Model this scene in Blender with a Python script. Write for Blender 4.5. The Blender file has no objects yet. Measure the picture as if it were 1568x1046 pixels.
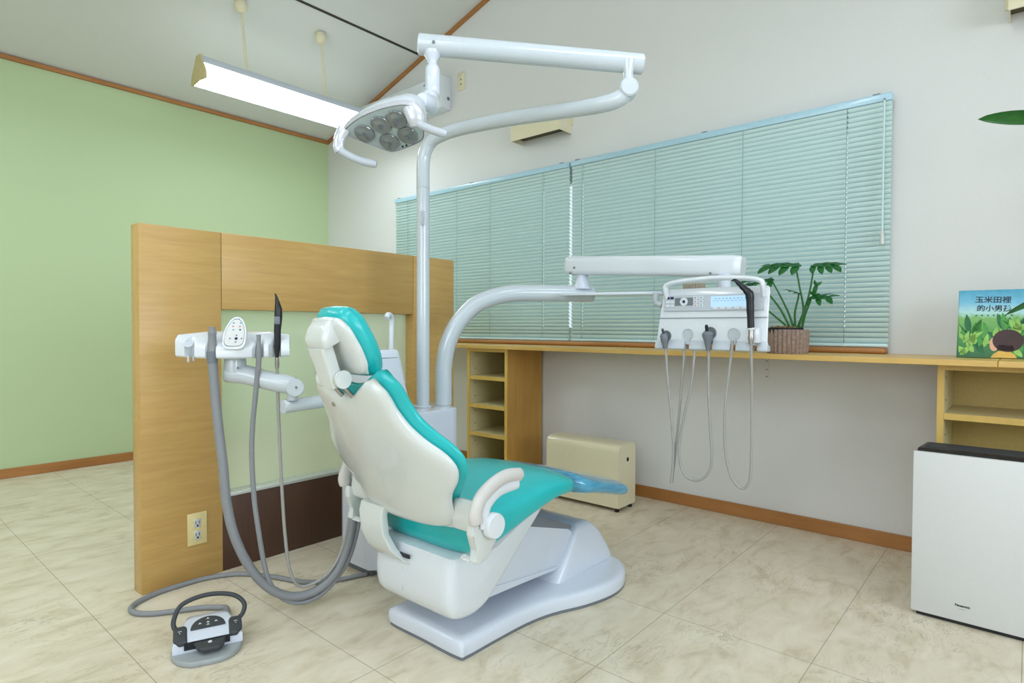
import bpy, bmesh, math, random
from mathutils import Vector, Matrix
random.seed(7)
PI = math.pi
sc = bpy.context.scene
COL = sc.collection

# ------------------------------------------------------------------ camera
cam_d = bpy.data.cameras.new('camera')
cam = bpy.data.objects.new('camera', cam_d)
COL.objects.link(cam)
FPX, YAW, PITCH, ROLL = 919.9078, 0.7114832, -0.02204867, 0.003914412
cam_d.sensor_fit = 'HORIZONTAL'
cam_d.sensor_width = 36.0
cam_d.lens = 36.0 * FPX / 1568.0
cam_d.clip_start = 0.05
f = Vector((math.cos(YAW) * math.cos(PITCH), math.sin(YAW) * math.cos(PITCH), math.sin(PITCH)))
r = Vector((math.sin(YAW), -math.cos(YAW), 0))
u = r.cross(f)
r2 = math.cos(ROLL) * r + math.sin(ROLL) * u
u2 = -math.sin(ROLL) * r + math.cos(ROLL) * u
cam.matrix_world = Matrix(((r2.x, u2.x, -f.x, 0), (r2.y, u2.y, -f.y, 0), (r2.z, u2.z, -f.z, 0.94), (0, 0, 0, 1)))
sc.camera = cam

# ------------------------------------------------------------------ world, fill lights, exposure
sc.view_settings.view_transform = 'Standard'
sc.view_settings.look = 'None'
sc.view_settings.gamma = 1.0
sc.view_settings.use_curve_mapping = False
sc.view_settings.exposure = 0.76
W = bpy.data.worlds.new('overcast_sky')
sc.world = W
W.use_nodes = True
bg = W.node_tree.nodes['Background']
bg.inputs[0].default_value = (0.84, 0.92, 1.0, 1)
bg.inputs[1].default_value = 0.62

LAMP_W = 10.0       # emission of the fluorescent diffusers


def area_light(name, loc, rot, sx, sy, power, colour):
    d = bpy.data.lights.new(name, 'AREA')
    d.shape = 'RECTANGLE'
    d.size = sx
    d.size_y = sy
    d.energy = power
    d.color = colour
    o = bpy.data.objects.new(name, d)
    o.location = loc
    o.rotation_euler = rot
    COL.objects.link(o)
    return o


# added cool fill lights behind the camera; those walls have no windows
area_light('fill_rear', (0.4, -3.02, 1.75), (PI / 2, 0, 0), 2.6, 1.4, 46, (0.76, 0.88, 1.0))
area_light('fill_side', (-2.42, 0.3, 1.75), (0, -PI / 2, 0), 1.4, 2.6, 24, (0.86, 0.93, 1.0))


# ------------------------------------------------------------------ materials
def lin(c):
    c = c / 255.0
    return c / 12.92 if c <= 0.04045 else ((c + 0.055) / 1.055) ** 2.4


def rgb(r_, g_, b_):
    return (lin(r_), lin(g_), lin(b_), 1)


def new_mat(name):
    m = bpy.data.materials.new(name)
    m.use_nodes = True
    nt = m.node_tree
    b = nt.nodes['Principled BSDF']
    return m, nt, b


def noise_bump(nt, b, scale=60.0, strength=0.1, dist=0.002):
    tc = nt.nodes.new('ShaderNodeTexCoord')
    n = nt.nodes.new('ShaderNodeTexNoise')
    n.inputs['Scale'].default_value = scale
    n.inputs['Detail'].default_value = 4
    nt.links.new(tc.outputs['Object'], n.inputs['Vector'])
    bp = nt.nodes.new('ShaderNodeBump')
    bp.inputs['Strength'].default_value = strength
    bp.inputs['Distance'].default_value = dist
    nt.links.new(n.outputs['Fac'], bp.inputs['Height'])
    nt.links.new(bp.outputs['Normal'], b.inputs['Normal'])
    return tc, n


def plain(name, col, rough=0.5, metal=0.0, bump=0.0, bscale=80, var=0.04, coat=0.0, spec=0.5):
    m, nt, b = new_mat(name)
    b.inputs['Roughness'].default_value = rough
    b.inputs['Metallic'].default_value = metal
    b.inputs['Specular IOR Level'].default_value = spec
    if coat:
        b.inputs['Coat Weight'].default_value = coat
        b.inputs['Coat Roughness'].default_value = 0.06
    tc = nt.nodes.new('ShaderNodeTexCoord')
    n = nt.nodes.new('ShaderNodeTexNoise')
    n.inputs['Scale'].default_value = bscale
    n.inputs['Detail'].default_value = 3
    nt.links.new(tc.outputs['Object'], n.inputs['Vector'])
    cr = nt.nodes.new('ShaderNodeValToRGB')
    cr.color_ramp.elements[0].position = 0.3
    cr.color_ramp.elements[1].position = 0.7
    cr.color_ramp.elements[0].color = tuple(c * (1 - var) for c in col[:3]) + (1,)
    cr.color_ramp.elements[1].color = tuple(min(1, c * (1 + var)) for c in col[:3]) + (1,)
    nt.links.new(n.outputs['Fac'], cr.inputs['Fac'])
    nt.links.new(cr.outputs['Color'], b.inputs['Base Color'])
    if bump:
        bp = nt.nodes.new('ShaderNodeBump')
        bp.inputs['Strength'].default_value = bump
        bp.inputs['Distance'].default_value = 0.002
        nt.links.new(n.outputs['Fac'], bp.inputs['Height'])
        nt.links.new(bp.outputs['Normal'], b.inputs['Normal'])
    return m


def wood(name, c1, c2, axis='X', rough=0.38, scale=1.0, figure=0.5):
    m, nt, b = new_mat(name)
    b.inputs['Roughness'].default_value = rough
    tc = nt.nodes.new('ShaderNodeTexCoord')
    mp = nt.nodes.new('ShaderNodeMapping')
    s = {'X': (1.2, 14, 14), 'Y': (14, 1.2, 14), 'Z': (14, 14, 1.2)}[axis]
    mp.inputs['Scale'].default_value = tuple(v * scale for v in s)
    nt.links.new(tc.outputs['Object'], mp.inputs['Vector'])
    n1 = nt.nodes.new('ShaderNodeTexNoise')
    n1.inputs['Scale'].default_value = 2.2
    n1.inputs['Detail'].default_value = 6
    n1.inputs['Roughness'].default_value = 0.62
    n1.inputs['Distortion'].default_value = 0.7
    nt.links.new(mp.outputs['Vector'], n1.inputs['Vector'])
    n2 = nt.nodes.new('ShaderNodeTexNoise')
    n2.inputs['Scale'].default_value = 3.0
    n2.inputs['Detail'].default_value = 2
    nt.links.new(tc.outputs['Object'], n2.inputs['Vector'])
    mx = nt.nodes.new('ShaderNodeMix')
    mx.inputs[0].default_value = figure
    nt.links.new(n1.outputs['Fac'], mx.inputs[2])
    nt.links.new(n2.outputs['Fac'], mx.inputs[3])
    cr = nt.nodes.new('ShaderNodeValToRGB')
    cr.color_ramp.elements[0].position = 0.34
    cr.color_ramp.elements[1].position = 0.66
    cr.color_ramp.elements[0].color = c1
    cr.color_ramp.elements[1].color = c2
    nt.links.new(mx.outputs[0], cr.inputs['Fac'])
    nt.links.new(cr.outputs['Color'], b.inputs['Base Color'])
    bp = nt.nodes.new('ShaderNodeBump')
    bp.inputs['Strength'].default_value = 0.06
    bp.inputs['Distance'].default_value = 0.001
    nt.links.new(n1.outputs['Fac'], bp.inputs['Height'])
    nt.links.new(bp.outputs['Normal'], b.inputs['Normal'])
    return m


def floor_mat():
    m, nt, b = new_mat('marbled_vinyl_tile')
    b.inputs['Roughness'].default_value = 0.42
    tc = nt.nodes.new('ShaderNodeTexCoord')
    mp = nt.nodes.new('ShaderNodeMapping')
    mp.inputs['Rotation'].default_value = (0, 0, 0.5)
    mp.inputs['Scale'].default_value = (1.0, 2.1, 1.0)
    nt.links.new(tc.outputs['Object'], mp.inputs['Vector'])
    big = nt.nodes.new('ShaderNodeTexNoise')
    big.inputs['Scale'].default_value = 6.5
    big.inputs['Detail'].default_value = 9
    big.inputs['Roughness'].default_value = 0.62
    big.inputs['Distortion'].default_value = 0.55
    nt.links.new(mp.outputs['Vector'], big.inputs['Vector'])
    cr = nt.nodes.new('ShaderNodeValToRGB')
    e = cr.color_ramp.elements
    e[0].position = 0.30
    e[0].color = rgb(198, 184, 155)
    e[1].position = 0.66
    e[1].color = rgb(228, 218, 198)
    e2 = e.new(0.47)
    e2.color = rgb(218, 206, 182)
    nt.links.new(big.outputs['Fac'], cr.inputs['Fac'])
    # thin dark veins
    v = nt.nodes.new('ShaderNodeTexNoise')
    v.inputs['Scale'].default_value = 7.0
    v.inputs['Detail'].default_value = 7
    v.inputs['Roughness'].default_value = 0.6
    v.inputs['Distortion'].default_value = 1.2
    nt.links.new(mp.outputs['Vector'], v.inputs['Vector'])
    sub = nt.nodes.new('ShaderNodeMath')
    sub.operation = 'SUBTRACT'
    sub.inputs[1].default_value = 0.5
    nt.links.new(v.outputs['Fac'], sub.inputs[0])
    ab = nt.nodes.new('ShaderNodeMath')
    ab.operation = 'ABSOLUTE'
    nt.links.new(sub.outputs[0], ab.inputs[0])
    vr = nt.nodes.new('ShaderNodeMapRange')
    vr.inputs['From Min'].default_value = 0.0
    vr.inputs['From Max'].default_value = 0.014
    vr.inputs['To Min'].default_value = 0.55
    vr.inputs['To Max'].default_value = 0.0
    nt.links.new(ab.outputs[0], vr.inputs['Value'])
    patch = nt.nodes.new('ShaderNodeTexNoise')
    patch.inputs['Scale'].default_value = 2.3
    patch.inputs['Detail'].default_value = 2
    nt.links.new(tc.outputs['Object'], patch.inputs['Vector'])
    pr = nt.nodes.new('ShaderNodeMapRange')
    pr.inputs['From Min'].default_value = 0.45
    pr.inputs['From Max'].default_value = 0.62
    nt.links.new(patch.outputs['Fac'], pr.inputs['Value'])
    vm = nt.nodes.new('ShaderNodeMath')
    vm.operation = 'MULTIPLY'
    nt.links.new(vr.outputs[0], vm.inputs[0])
    nt.links.new(pr.outputs[0], vm.inputs[1])
    mx = nt.nodes.new('ShaderNodeMix')
    mx.data_type = 'RGBA'
    mx.inputs[7].default_value = rgb(128, 118, 96)
    nt.links.new(vm.outputs[0], mx.inputs[0])
    nt.links.new(cr.outputs['Color'], mx.inputs[6])
    # tile joints
    sep = nt.nodes.new('ShaderNodeSeparateXYZ')
    nt.links.new(tc.outputs['Object'], sep.inputs[0])

    def joint(out, pitch, phase):
        a = nt.nodes.new('ShaderNodeMath')
        a.operation = 'ADD'
        a.inputs[1].default_value = -phase + 40 * pitch
        nt.links.new(out, a.inputs[0])
        d = nt.nodes.new('ShaderNodeMath')
        d.operation = 'DIVIDE'
        d.inputs[1].default_value = pitch
        nt.links.new(a.outputs[0], d.inputs[0])
        fr = nt.nodes.new('ShaderNodeMath')
        fr.operation = 'FRACT'
        nt.links.new(d.outputs[0], fr.inputs[0])
        s_ = nt.nodes.new('ShaderNodeMath')
        s_.operation = 'SUBTRACT'
        s_.inputs[1].default_value = 0.5
        nt.links.new(fr.outputs[0], s_.inputs[0])
        ab_ = nt.nodes.new('ShaderNodeMath')
        ab_.operation = 'ABSOLUTE'
        nt.links.new(s_.outputs[0], ab_.inputs[0])
        g = nt.nodes.new('ShaderNodeMapRange')
        g.inputs['From Min'].default_value = 0.5 - 0.0016 / pitch
        g.inputs['From Max'].default_value = 0.5 - 0.0006 / pitch
        nt.links.new(ab_.outputs[0], g.inputs['Value'])
        return g.outputs[0]
    def limit(out, coord, op, val):
        c_ = nt.nodes.new('ShaderNodeMath')
        c_.operation = op
        c_.inputs[1].default_value = val
        nt.links.new(coord, c_.inputs[0])
        m_ = nt.nodes.new('ShaderNodeMath')
        m_.operation = 'MULTIPLY'
        nt.links.new(out, m_.inputs[0])
        nt.links.new(c_.outputs[0], m_.inputs[1])
        return m_.outputs[0]
    # the sheets are wider towards the window wall and longer behind the partition
    jx = limit(joint(sep.outputs[0], 0.4145, 0.5755), sep.outputs[0], 'LESS_THAN', 1.95)
    jy = limit(limit(joint(sep.outputs[1], 0.449, 0.45), sep.outputs[1], 'LESS_THAN', 1.6), sep.outputs[0], 'GREATER_THAN', 0.9)
    jm = nt.nodes.new('ShaderNodeMath')
    jm.operation = 'MAXIMUM'
    nt.links.new(jx, jm.inputs[0])
    nt.links.new(jy, jm.inputs[1])
    jf = nt.nodes.new('ShaderNodeMath')
    jf.operation = 'MULTIPLY'
    jf.inputs[1].default_value = 0.62
    nt.links.new(jm.outputs[0], jf.inputs[0])
    mx2 = nt.nodes.new('ShaderNodeMix')
    mx2.data_type = 'RGBA'
    mx2.inputs[7].default_value = rgb(96, 84, 62)
    nt.links.new(jf.outputs[0], mx2.inputs[0])
    nt.links.new(mx.outputs[2], mx2.inputs[6])
    nt.links.new(mx2.outputs[2], b.inputs['Base Color'])
    return m


def emit(name, col, strength):
    m, nt, b = new_mat(name)
    b.inputs['Base Color'].default_value = tuple(c * .6 for c in col[:3]) + (1,)
    b.inputs['Emission Color'].default_value = col
    b.inputs['Emission Strength'].default_value = strength
    tc = nt.nodes.new('ShaderNodeTexCoord')
    n = nt.nodes.new('ShaderNodeTexNoise')
    n.inputs['Scale'].default_value = 30
    nt.links.new(tc.outputs['Object'], n.inputs['Vector'])
    bp = nt.nodes.new('ShaderNodeBump')
    bp.inputs['Strength'].default_value = 0.02
    nt.links.new(n.outputs['Fac'], bp.inputs['Height'])
    nt.links.new(bp.outputs['Normal'], b.inputs['Normal'])
    return m


def frosted():
    m, nt, b = new_mat('frosted_glass')
    b.inputs['Base Color'].default_value = (0.92, 0.99, 0.82, 1)
    b.inputs['Transmission Weight'].default_value = 0.68
    b.inputs['Roughness'].default_value = 0.40
    b.inputs['IOR'].default_value = 1.25
    noise_bump(nt, b, 300, 0.05)
    return m


def clear_glass():
    m, nt, b = new_mat('window_glass')
    out = nt.nodes['Material Output']
    tr = nt.nodes.new('ShaderNodeBsdfTransparent')
    tr.inputs[0].default_value = (0.93, 0.97, 0.96, 1)
    gl = nt.nodes.new('ShaderNodeBsdfGlossy')
    gl.inputs['Roughness'].default_value = 0.02
    lw = nt.nodes.new('ShaderNodeLayerWeight')
    lw.inputs['Blend'].default_value = 0.2
    mx = nt.nodes.new('ShaderNodeMixShader')
    nt.links.new(lw.outputs['Fresnel'], mx.inputs[0])
    nt.links.new(tr.outputs[0], mx.inputs[1])
    nt.links.new(gl.outputs[0], mx.inputs[2])
    nt.links.new(mx.outputs[0], out.inputs['Surface'])
    return m


def plastic_film():
    m, nt, b = new_mat('clear_plastic_cover')
    out = nt.nodes['Material Output']
    b.inputs['Base Color'].default_value = rgb(70, 150, 185)
    b.inputs['Roughness'].default_value = 0.16
    b.inputs['Coat Weight'].default_value = 0.8
    b.inputs['Coat Roughness'].default_value = 0.05
    tc = nt.nodes.new('ShaderNodeTexCoord')
    mp = nt.nodes.new('ShaderNodeMapping')
    mp.inputs['Scale'].default_value = (3, 30, 40)
    nt.links.new(tc.outputs['Object'], mp.inputs['Vector'])
    n = nt.nodes.new('ShaderNodeTexNoise')
    n.inputs['Scale'].default_value = 1.6
    n.inputs['Detail'].default_value = 3
    nt.links.new(mp.outputs['Vector'], n.inputs['Vector'])
    cr = nt.nodes.new('ShaderNodeValToRGB')
    cr.color_ramp.elements[0].position = 0.35
    cr.color_ramp.elements[0].color = rgb(58, 142, 180)
    cr.color_ramp.elements[1].position = 0.68
    cr.color_ramp.elements[1].color = rgb(84, 166, 196)
    nt.links.new(n.outputs['Fac'], cr.inputs['Fac'])
    nt.links.new(cr.outputs['Color'], b.inputs['Base Color'])
    bp = nt.nodes.new('ShaderNodeBump')
    bp.inputs['Strength'].default_value = 0.3
    bp.inputs['Distance'].default_value = 0.003
    nt.links.new(n.outputs['Fac'], bp.inputs['Height'])
    nt.links.new(bp.outputs['Normal'], b.inputs['Normal'])
    return m


def book_cover():
    """printed sky over a printed green field"""
    m, nt, b = new_mat('printed_cover')
    b.inputs['Roughness'].default_value = 0.35
    tc = nt.nodes.new('ShaderNodeTexCoord')
    sep = nt.nodes.new('ShaderNodeSeparateXYZ')
    nt.links.new(tc.outputs['Object'], sep.inputs[0])
    n = nt.nodes.new('ShaderNodeTexNoise')
    n.inputs['Scale'].default_value = 55
    n.inputs['Detail'].default_value = 4
    nt.links.new(tc.outputs['Object'], n.inputs['Vector'])
    ns = nt.nodes.new('ShaderNodeMath')
    ns.operation = 'MULTIPLY_ADD'
    ns.inputs[1].default_value = 0.035
    ns.inputs[2].default_value = -0.0175
    nt.links.new(n.outputs['Fac'], ns.inputs[0])
    ad = nt.nodes.new('ShaderNodeMath')
    nt.links.new(sep.outputs[2], ad.inputs[0])
    nt.links.new(ns.outputs[0], ad.inputs[1])
    mr = nt.nodes.new('ShaderNodeMapRange')
    mr.inputs['From Min'].default_value = 0.0
    mr.inputs['From Max'].default_value = 0.255
    nt.links.new(ad.outputs[0], mr.inputs['Value'])
    cr = nt.nodes.new('ShaderNodeValToRGB')
    e = cr.color_ramp.elements
    e[0].position = 0.0
    e[0].color = rgb(20, 92, 44)
    e[1].position = 1.0
    e[1].color = rgb(48, 150, 182)
    for p, c in ((0.3, rgb(58, 140, 58)), (0.58, rgb(120, 176, 92)), (0.66, rgb(172, 214, 214)), (0.8, rgb(112, 184, 214))):
        k = e.new(p)
        k.color = c
    nt.links.new(mr.outputs[0], cr.inputs['Fac'])
    nt.links.new(cr.outputs['Color'], b.inputs['Base Color'])
    return m


M = {}
M['wall'] = plain('white_wallpaper', rgb(221, 221, 219), 0.8, bump=0.25, bscale=320, var=0.02)
M['green'] = plain('green_wallpaper', rgb(190, 209, 164), 0.8, bump=0.2, bscale=300, var=0.03)
M['ceil'] = plain('ceiling_paper', rgb(214, 216, 212), 0.85, bump=0.2, bscale=260, var=0.02)
M['floor'] = floor_mat()
M['trim'] = wood('brown_trim', rgb(158, 104, 52), rgb(182, 126, 70), 'X', 0.45)
M['trimy'] = wood('brown_trim_along', rgb(158, 104, 52), rgb(182, 126, 70), 'Y', 0.45)
M['gap'] = plain('dark_joint', rgb(52, 50, 38), 0.7)
M['maple'] = wood('maple_veneer', rgb(188, 148, 84), rgb(204, 166, 100), 'X', 0.34, 1.5, 0.35)
M['maple_y'] = wood('maple_veneer_along', rgb(206, 164, 86), rgb(224, 186, 112), 'Y', 0.36)
M['maple_z'] = wood('maple_veneer_upright', rgb(182, 134, 58), rgb(204, 158, 80), 'Z', 0.4)
M['maple_edge'] = wood('maple_edging', rgb(206, 166, 80), rgb(222, 184, 100), 'Z', 0.4)
M['cream_board'] = plain('cream_board', rgb(216, 204, 158), 0.5)
M['board_back'] = plain('yellow_back_board', rgb(200, 176, 108), 0.55)
M['brown'] = wood('dark_brown_laminate', rgb(70, 46, 34), rgb(88, 60, 44), 'Z', 0.45)
M['white'] = plain('white_enamel', rgb(220, 225, 231), 0.22, coat=0.5, var=0.01)
M['unit'] = plain('cool_white_plastic', rgb(214, 220, 232), 0.25, coat=0.4, var=0.01)
M['pipe'] = plain('white_painted_tube', rgb(202, 210, 217), 0.2, coat=0.6, var=0.01)
M['shell'] = plain('ivory_white_shell', rgb(214, 218, 216), 0.2, coat=0.6, var=0.01)
M['lightgrey'] = plain('light_grey_plastic', rgb(190, 196, 204), 0.35, var=0.02)
M['basegrey'] = plain('dull_grey_plastic', rgb(158, 164, 166), 0.45, var=0.02)
M['taupe'] = plain('taupe_plastic', rgb(160, 150, 132), 0.6)
M['pad'] = plain('armrest_grey_pad', rgb(206, 202, 198), 0.45, var=0.02)
M['grey'] = plain('grey_hose', rgb(136, 138, 142), 0.45, var=0.03)
M['hose'] = plain('beige_grey_hose', rgb(158, 156, 152), 0.4, var=0.03)
M['midgrey'] = plain('mid_grey', rgb(112, 118, 126), 0.4)
M['darkgrey'] = plain('charcoal_rubber', rgb(58, 62, 66), 0.5, var=0.05)
M['black'] = plain('black_plastic', rgb(22, 24, 30), 0.35)
M['navy'] = plain('navy_plastic', rgb(28, 34, 78), 0.35)
M['teal'] = plain('teal_vinyl', rgb(24, 182, 184), 0.3, bump=0.03, bscale=500, var=0.02, coat=0.25)
M['film'] = plastic_film()
M['slat'] = plain('pale_aqua_slat', rgb(202, 226, 225), 0.42, var=0.015, coat=0.1)
M['rail'] = plain('pale_blue_headrail', rgb(170, 206, 222), 0.3, coat=0.4)
M['cord'] = plain('pale_cord', rgb(120, 158, 150), 0.6)
M['alu'] = plain('white_aluminium', rgb(206, 208, 204), 0.35, 0.3)
M['chrome'] = plain('brushed_steel', rgb(176, 172, 168), 0.25, 0.9)
M['cream'] = plain('cream_metal', rgb(224, 216, 184), 0.35, coat=0.3, var=0.02)
M['cream_dk'] = plain('aged_cream_plastic', rgb(206, 192, 138), 0.5)
M['plate'] = plain('cream_outlet_plate', rgb(222, 204, 146), 0.4)
M['hole'] = plain('dark_recess', rgb(40, 34, 26), 0.8)
M['sconce_in'] = plain('brown_inner_metal', rgb(84, 72, 46), 0.6)
M['purifier'] = plain('matt_white_panel', rgb(214, 214, 213), 0.4, var=0.01)
M['pot'] = plain('fluted_clay', rgb(150, 128, 116), 0.75, bump=0.5, bscale=90, var=0.25)
M['soil'] = plain('bark_soil', rgb(132, 112, 78), 0.9, bump=1.0, bscale=180, var=0.5)
M['leaf'] = plain('glossy_green_leaf', rgb(26, 96, 36), 0.35, bump=0.2, bscale=70, var=0.2)
M['leaf2'] = plain('dark_green_leaf', rgb(32, 92, 26), 0.35, bump=0.2, bscale=60, var=0.15)
M['stem'] = plain('green_stem', rgb(44, 104, 44), 0.45, var=0.12)
M['lens'] = plain('reflector_lens', rgb(132, 138, 138), 0.15, 0.25, var=0.1, bscale=20, coat=1.0)
M['lensplate'] = plain('pale_grey_lens_plate', rgb(180, 194, 196), 0.3, coat=0.3)
M['silver'] = plain('pearl_silver', rgb(206, 208, 216), 0.28, 0.25, coat=0.4)
M['lcd'] = emit('lcd_backlight', rgb(176, 210, 250), 0.40)
M['tube'] = emit('fluorescent_diffuser', (0.88, 0.95, 1.0, 1), 1.6)
M['tube_lo'] = emit('fluorescent_lower_lens', (0.86, 0.94, 1.0, 1), LAMP_W)
M['frost'] = frosted()
M['glass'] = clear_glass()
M['cover'] = book_cover()
M['ink'] = plain('dark_ink', rgb(30, 40, 48), 0.6)
M['paper'] = plain('paper_block', rgb(228, 222, 206), 0.8)
M['hair'] = plain('printed_dark_brown', rgb(62, 36, 36), 0.5, var=0.15, bscale=30)
M['skin'] = plain('printed_peach', rgb(226, 172, 140), 0.5)
M['shirt'] = plain('printed_yellow', rgb(222, 178, 80), 0.5)
M['corn1'] = plain('printed_leaf_light', rgb(146, 194, 92), 0.5, var=0.15, bscale=40)
M['corn2'] = plain('printed_leaf_mid', rgb(70, 150, 62), 0.5, var=0.2, bscale=40)
M['corn3'] = plain('printed_leaf_dark', rgb(24, 102, 56), 0.5, var=0.2, bscale=40)
M['label_grey'] = plain('grey_print', rgb(128, 130, 140), 0.5)
M['label_red'] = plain('red_print', rgb(214, 120, 110), 0.5)
M['label_teal'] = plain('teal_print', rgb(80, 160, 176), 0.5)
M['label_white'] = plain('white_print', rgb(214, 218, 222), 0.5)


# ------------------------------------------------------------------ helpers
ORG = {}


def obj(name, bm, mat, parent=None, smooth=True, sub=0, angle=40, kind=None):
    """link one bmesh (world coordinates) as ONE mesh object"""
    off = ORG.get(parent.name, Vector()) if parent else Vector()
    bmesh.ops.recalc_face_normals(bm, faces=bm.faces[:])
    if off.length:
        bmesh.ops.translate(bm, vec=-off, verts=bm.verts[:])
    me = bpy.data.meshes.new(name)
    bm.to_mesh(me)
    bm.free()
    mats = mat if isinstance(mat, (list, tuple)) else [mat]
    for m in mats:
        me.materials.append(M[m])
    if smooth:
        for p in me.polygons:
            p.use_smooth = True
        try:
            me.set_sharp_from_angle(angle=math.radians(angle))
        except Exception:
            pass
    o = bpy.data.objects.new(name, me)
    COL.objects.link(o)
    if parent:
        o.parent = parent
        ORG[o.name] = off
    if sub:
        md = o.modifiers.new('smooth', 'SUBSURF')
        md.levels = sub
        md.render_levels = sub
    if kind:
        o['kind'] = kind
    return o


def thing(name, label, cat, loc, group=None):
    o = bpy.data.objects.new(name, None)
    o.empty_display_size = 0.1
    o.location = loc
    COL.objects.link(o)
    o['label'] = label
    o['category'] = cat
    if group:
        o['group'] = group
    ORG[o.name] = Vector(loc)
    return o


def tag(o, label, cat, group=None):
    """same properties on a single-mesh thing; its origin goes to its base"""
    o['label'] = label
    o['category'] = cat
    if group:
        o['group'] = group
    vs = [v.co for v in o.data.vertices]
    lo = Vector((min(v.x for v in vs), min(v.y for v in vs), min(v.z for v in vs)))
    hi = Vector((max(v.x for v in vs), max(v.y for v in vs), max(v.z for v in vs)))
    c = Vector(((lo.x + hi.x) / 2, (lo.y + hi.y) / 2, lo.z))
    o.data.transform(Matrix.Translation(-c))
    o.location = c
    ORG[o.name] = c
    return o


def BM():
    return bmesh.new()


def box(bm, x0, x1, y0, y1, z0, z1, bev=0.0, seg=2, mat=0, rot=None, piv=None):
    ret = bmesh.ops.create_cube(bm, size=1.0)
    vs = ret['verts']
    bmesh.ops.scale(bm, vec=(x1 - x0, y1 - y0, z1 - z0), verts=vs)
    bmesh.ops.translate(bm, vec=((x0 + x1) / 2, (y0 + y1) / 2, (z0 + z1) / 2), verts=vs)
    fs = set()
    es = set()
    for v in vs:
        fs.update(v.link_faces)
        es.update(v.link_edges)
    if bev:
        rb = bmesh.ops.bevel(bm, geom=list(es), offset=bev, segments=seg, profile=0.5, affect='EDGES', clamp_overlap=True)
        fs = [f_ for f_ in fs if f_.is_valid] + rb['faces']
        vs = list({v for f_ in fs for v in f_.verts})
    for f_ in fs:
        if f_.is_valid:
            f_.material_index = mat
    if rot is not None:
        bmesh.ops.rotate(bm, cent=piv or ((x0 + x1) / 2, (y0 + y1) / 2, (z0 + z1) / 2), matrix=rot, verts=vs)
    return vs


def prism(bm, pts, o, ux, uy, depth, bev=0.0, seg=3, mat=0):
    """polygon pts in frame (o, ux, uy), extruded by the vector depth"""
    o, ux, uy, depth = Vector(o), Vector(ux), Vector(uy), Vector(depth)
    a = [bm.verts.new(o + ux * x + uy * y) for x, y in pts]
    b = [bm.verts.new(v.co + depth) for v in a]
    n = len(a)
    fs = [bm.faces.new(a), bm.faces.new(b[::-1])]
    for i in range(n):
        fs.append(bm.faces.new((a[i], b[i], b[(i + 1) % n], a[(i + 1) % n])))
    es = {e for f_ in fs for e in f_.edges}
    if bev:
        rb = bmesh.ops.bevel(bm, geom=list(es), offset=bev, segments=seg, profile=0.5, affect='EDGES', clamp_overlap=True)
        fs = [f_ for f_ in fs if f_.is_valid] + rb['faces']
    for f_ in fs:
        if f_.is_valid:
            f_.material_index = mat
    return fs


def spline(pts, n=8):
    """Catmull-Rom through the points"""
    P = [Vector(p) for p in pts]
    if len(P) < 3:
        return P
    out = []
    for i in range(len(P) - 1):
        p0 = P[i - 1] if i else P[i] * 2 - P[i + 1]
        p1, p2 = P[i], P[i + 1]
        p3 = P[i + 2] if i + 2 < len(P) else P[i + 1] * 2 - P[i]
        for k in range(n):
            t = k / n
            out.append(0.5 * ((2 * p1) + (p2 - p0) * t + (2 * p0 - 5 * p1 + 4 * p2 - p3) * t * t + (3 * p1 - p0 - 3 * p2 + p3) * t ** 3))
    out.append(P[-1])
    return out


def tube(bm, path, rad, seg=14, cap=True, mat=0, flat=None):
    """sweep a circle along path; rad is a number or one per point; flat=(a,b) scales the section"""
    P = [Vector(p) for p in path]
    n = len(P)
    R = rad if isinstance(rad, (list, tuple)) else [rad] * n
    T = []
    for i in range(n):
        a = P[max(0, i - 1)]
        b = P[min(n - 1, i + 1)]
        d = b - a
        T.append(d.normalized() if d.length > 1e-9 else Vector((0, 0, 1)))
    up = Vector((0, 0, 1)) if abs(T[0].z) < 0.9 else Vector((0, 1, 0))
    N = (up - T[0] * up.dot(T[0])).normalized()
    rings = []
    for i in range(n):
        if i:
            N = (N - T[i] * N.dot(T[i]))
            N = N.normalized() if N.length > 1e-6 else T[i].orthogonal().normalized()
        Bn = T[i].cross(N)
        fa, fb = flat if flat else (1, 1)
        rings.append([bm.verts.new(P[i] + N * (math.cos(2 * PI * k / seg) * R[i] * fa) + Bn * (math.sin(2 * PI * k / seg) * R[i] * fb)) for k in range(seg)])
    for i in range(n - 1):
        for k in range(seg):
            f_ = bm.faces.new((rings[i][k], rings[i][(k + 1) % seg], rings[i + 1][(k + 1) % seg], rings[i + 1][k]))
            f_.material_index = mat
    if cap:
        for rg in (rings[0][::-1], rings[-1]):
            f_ = bm.faces.new(rg)
            f_.material_index = mat


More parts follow.
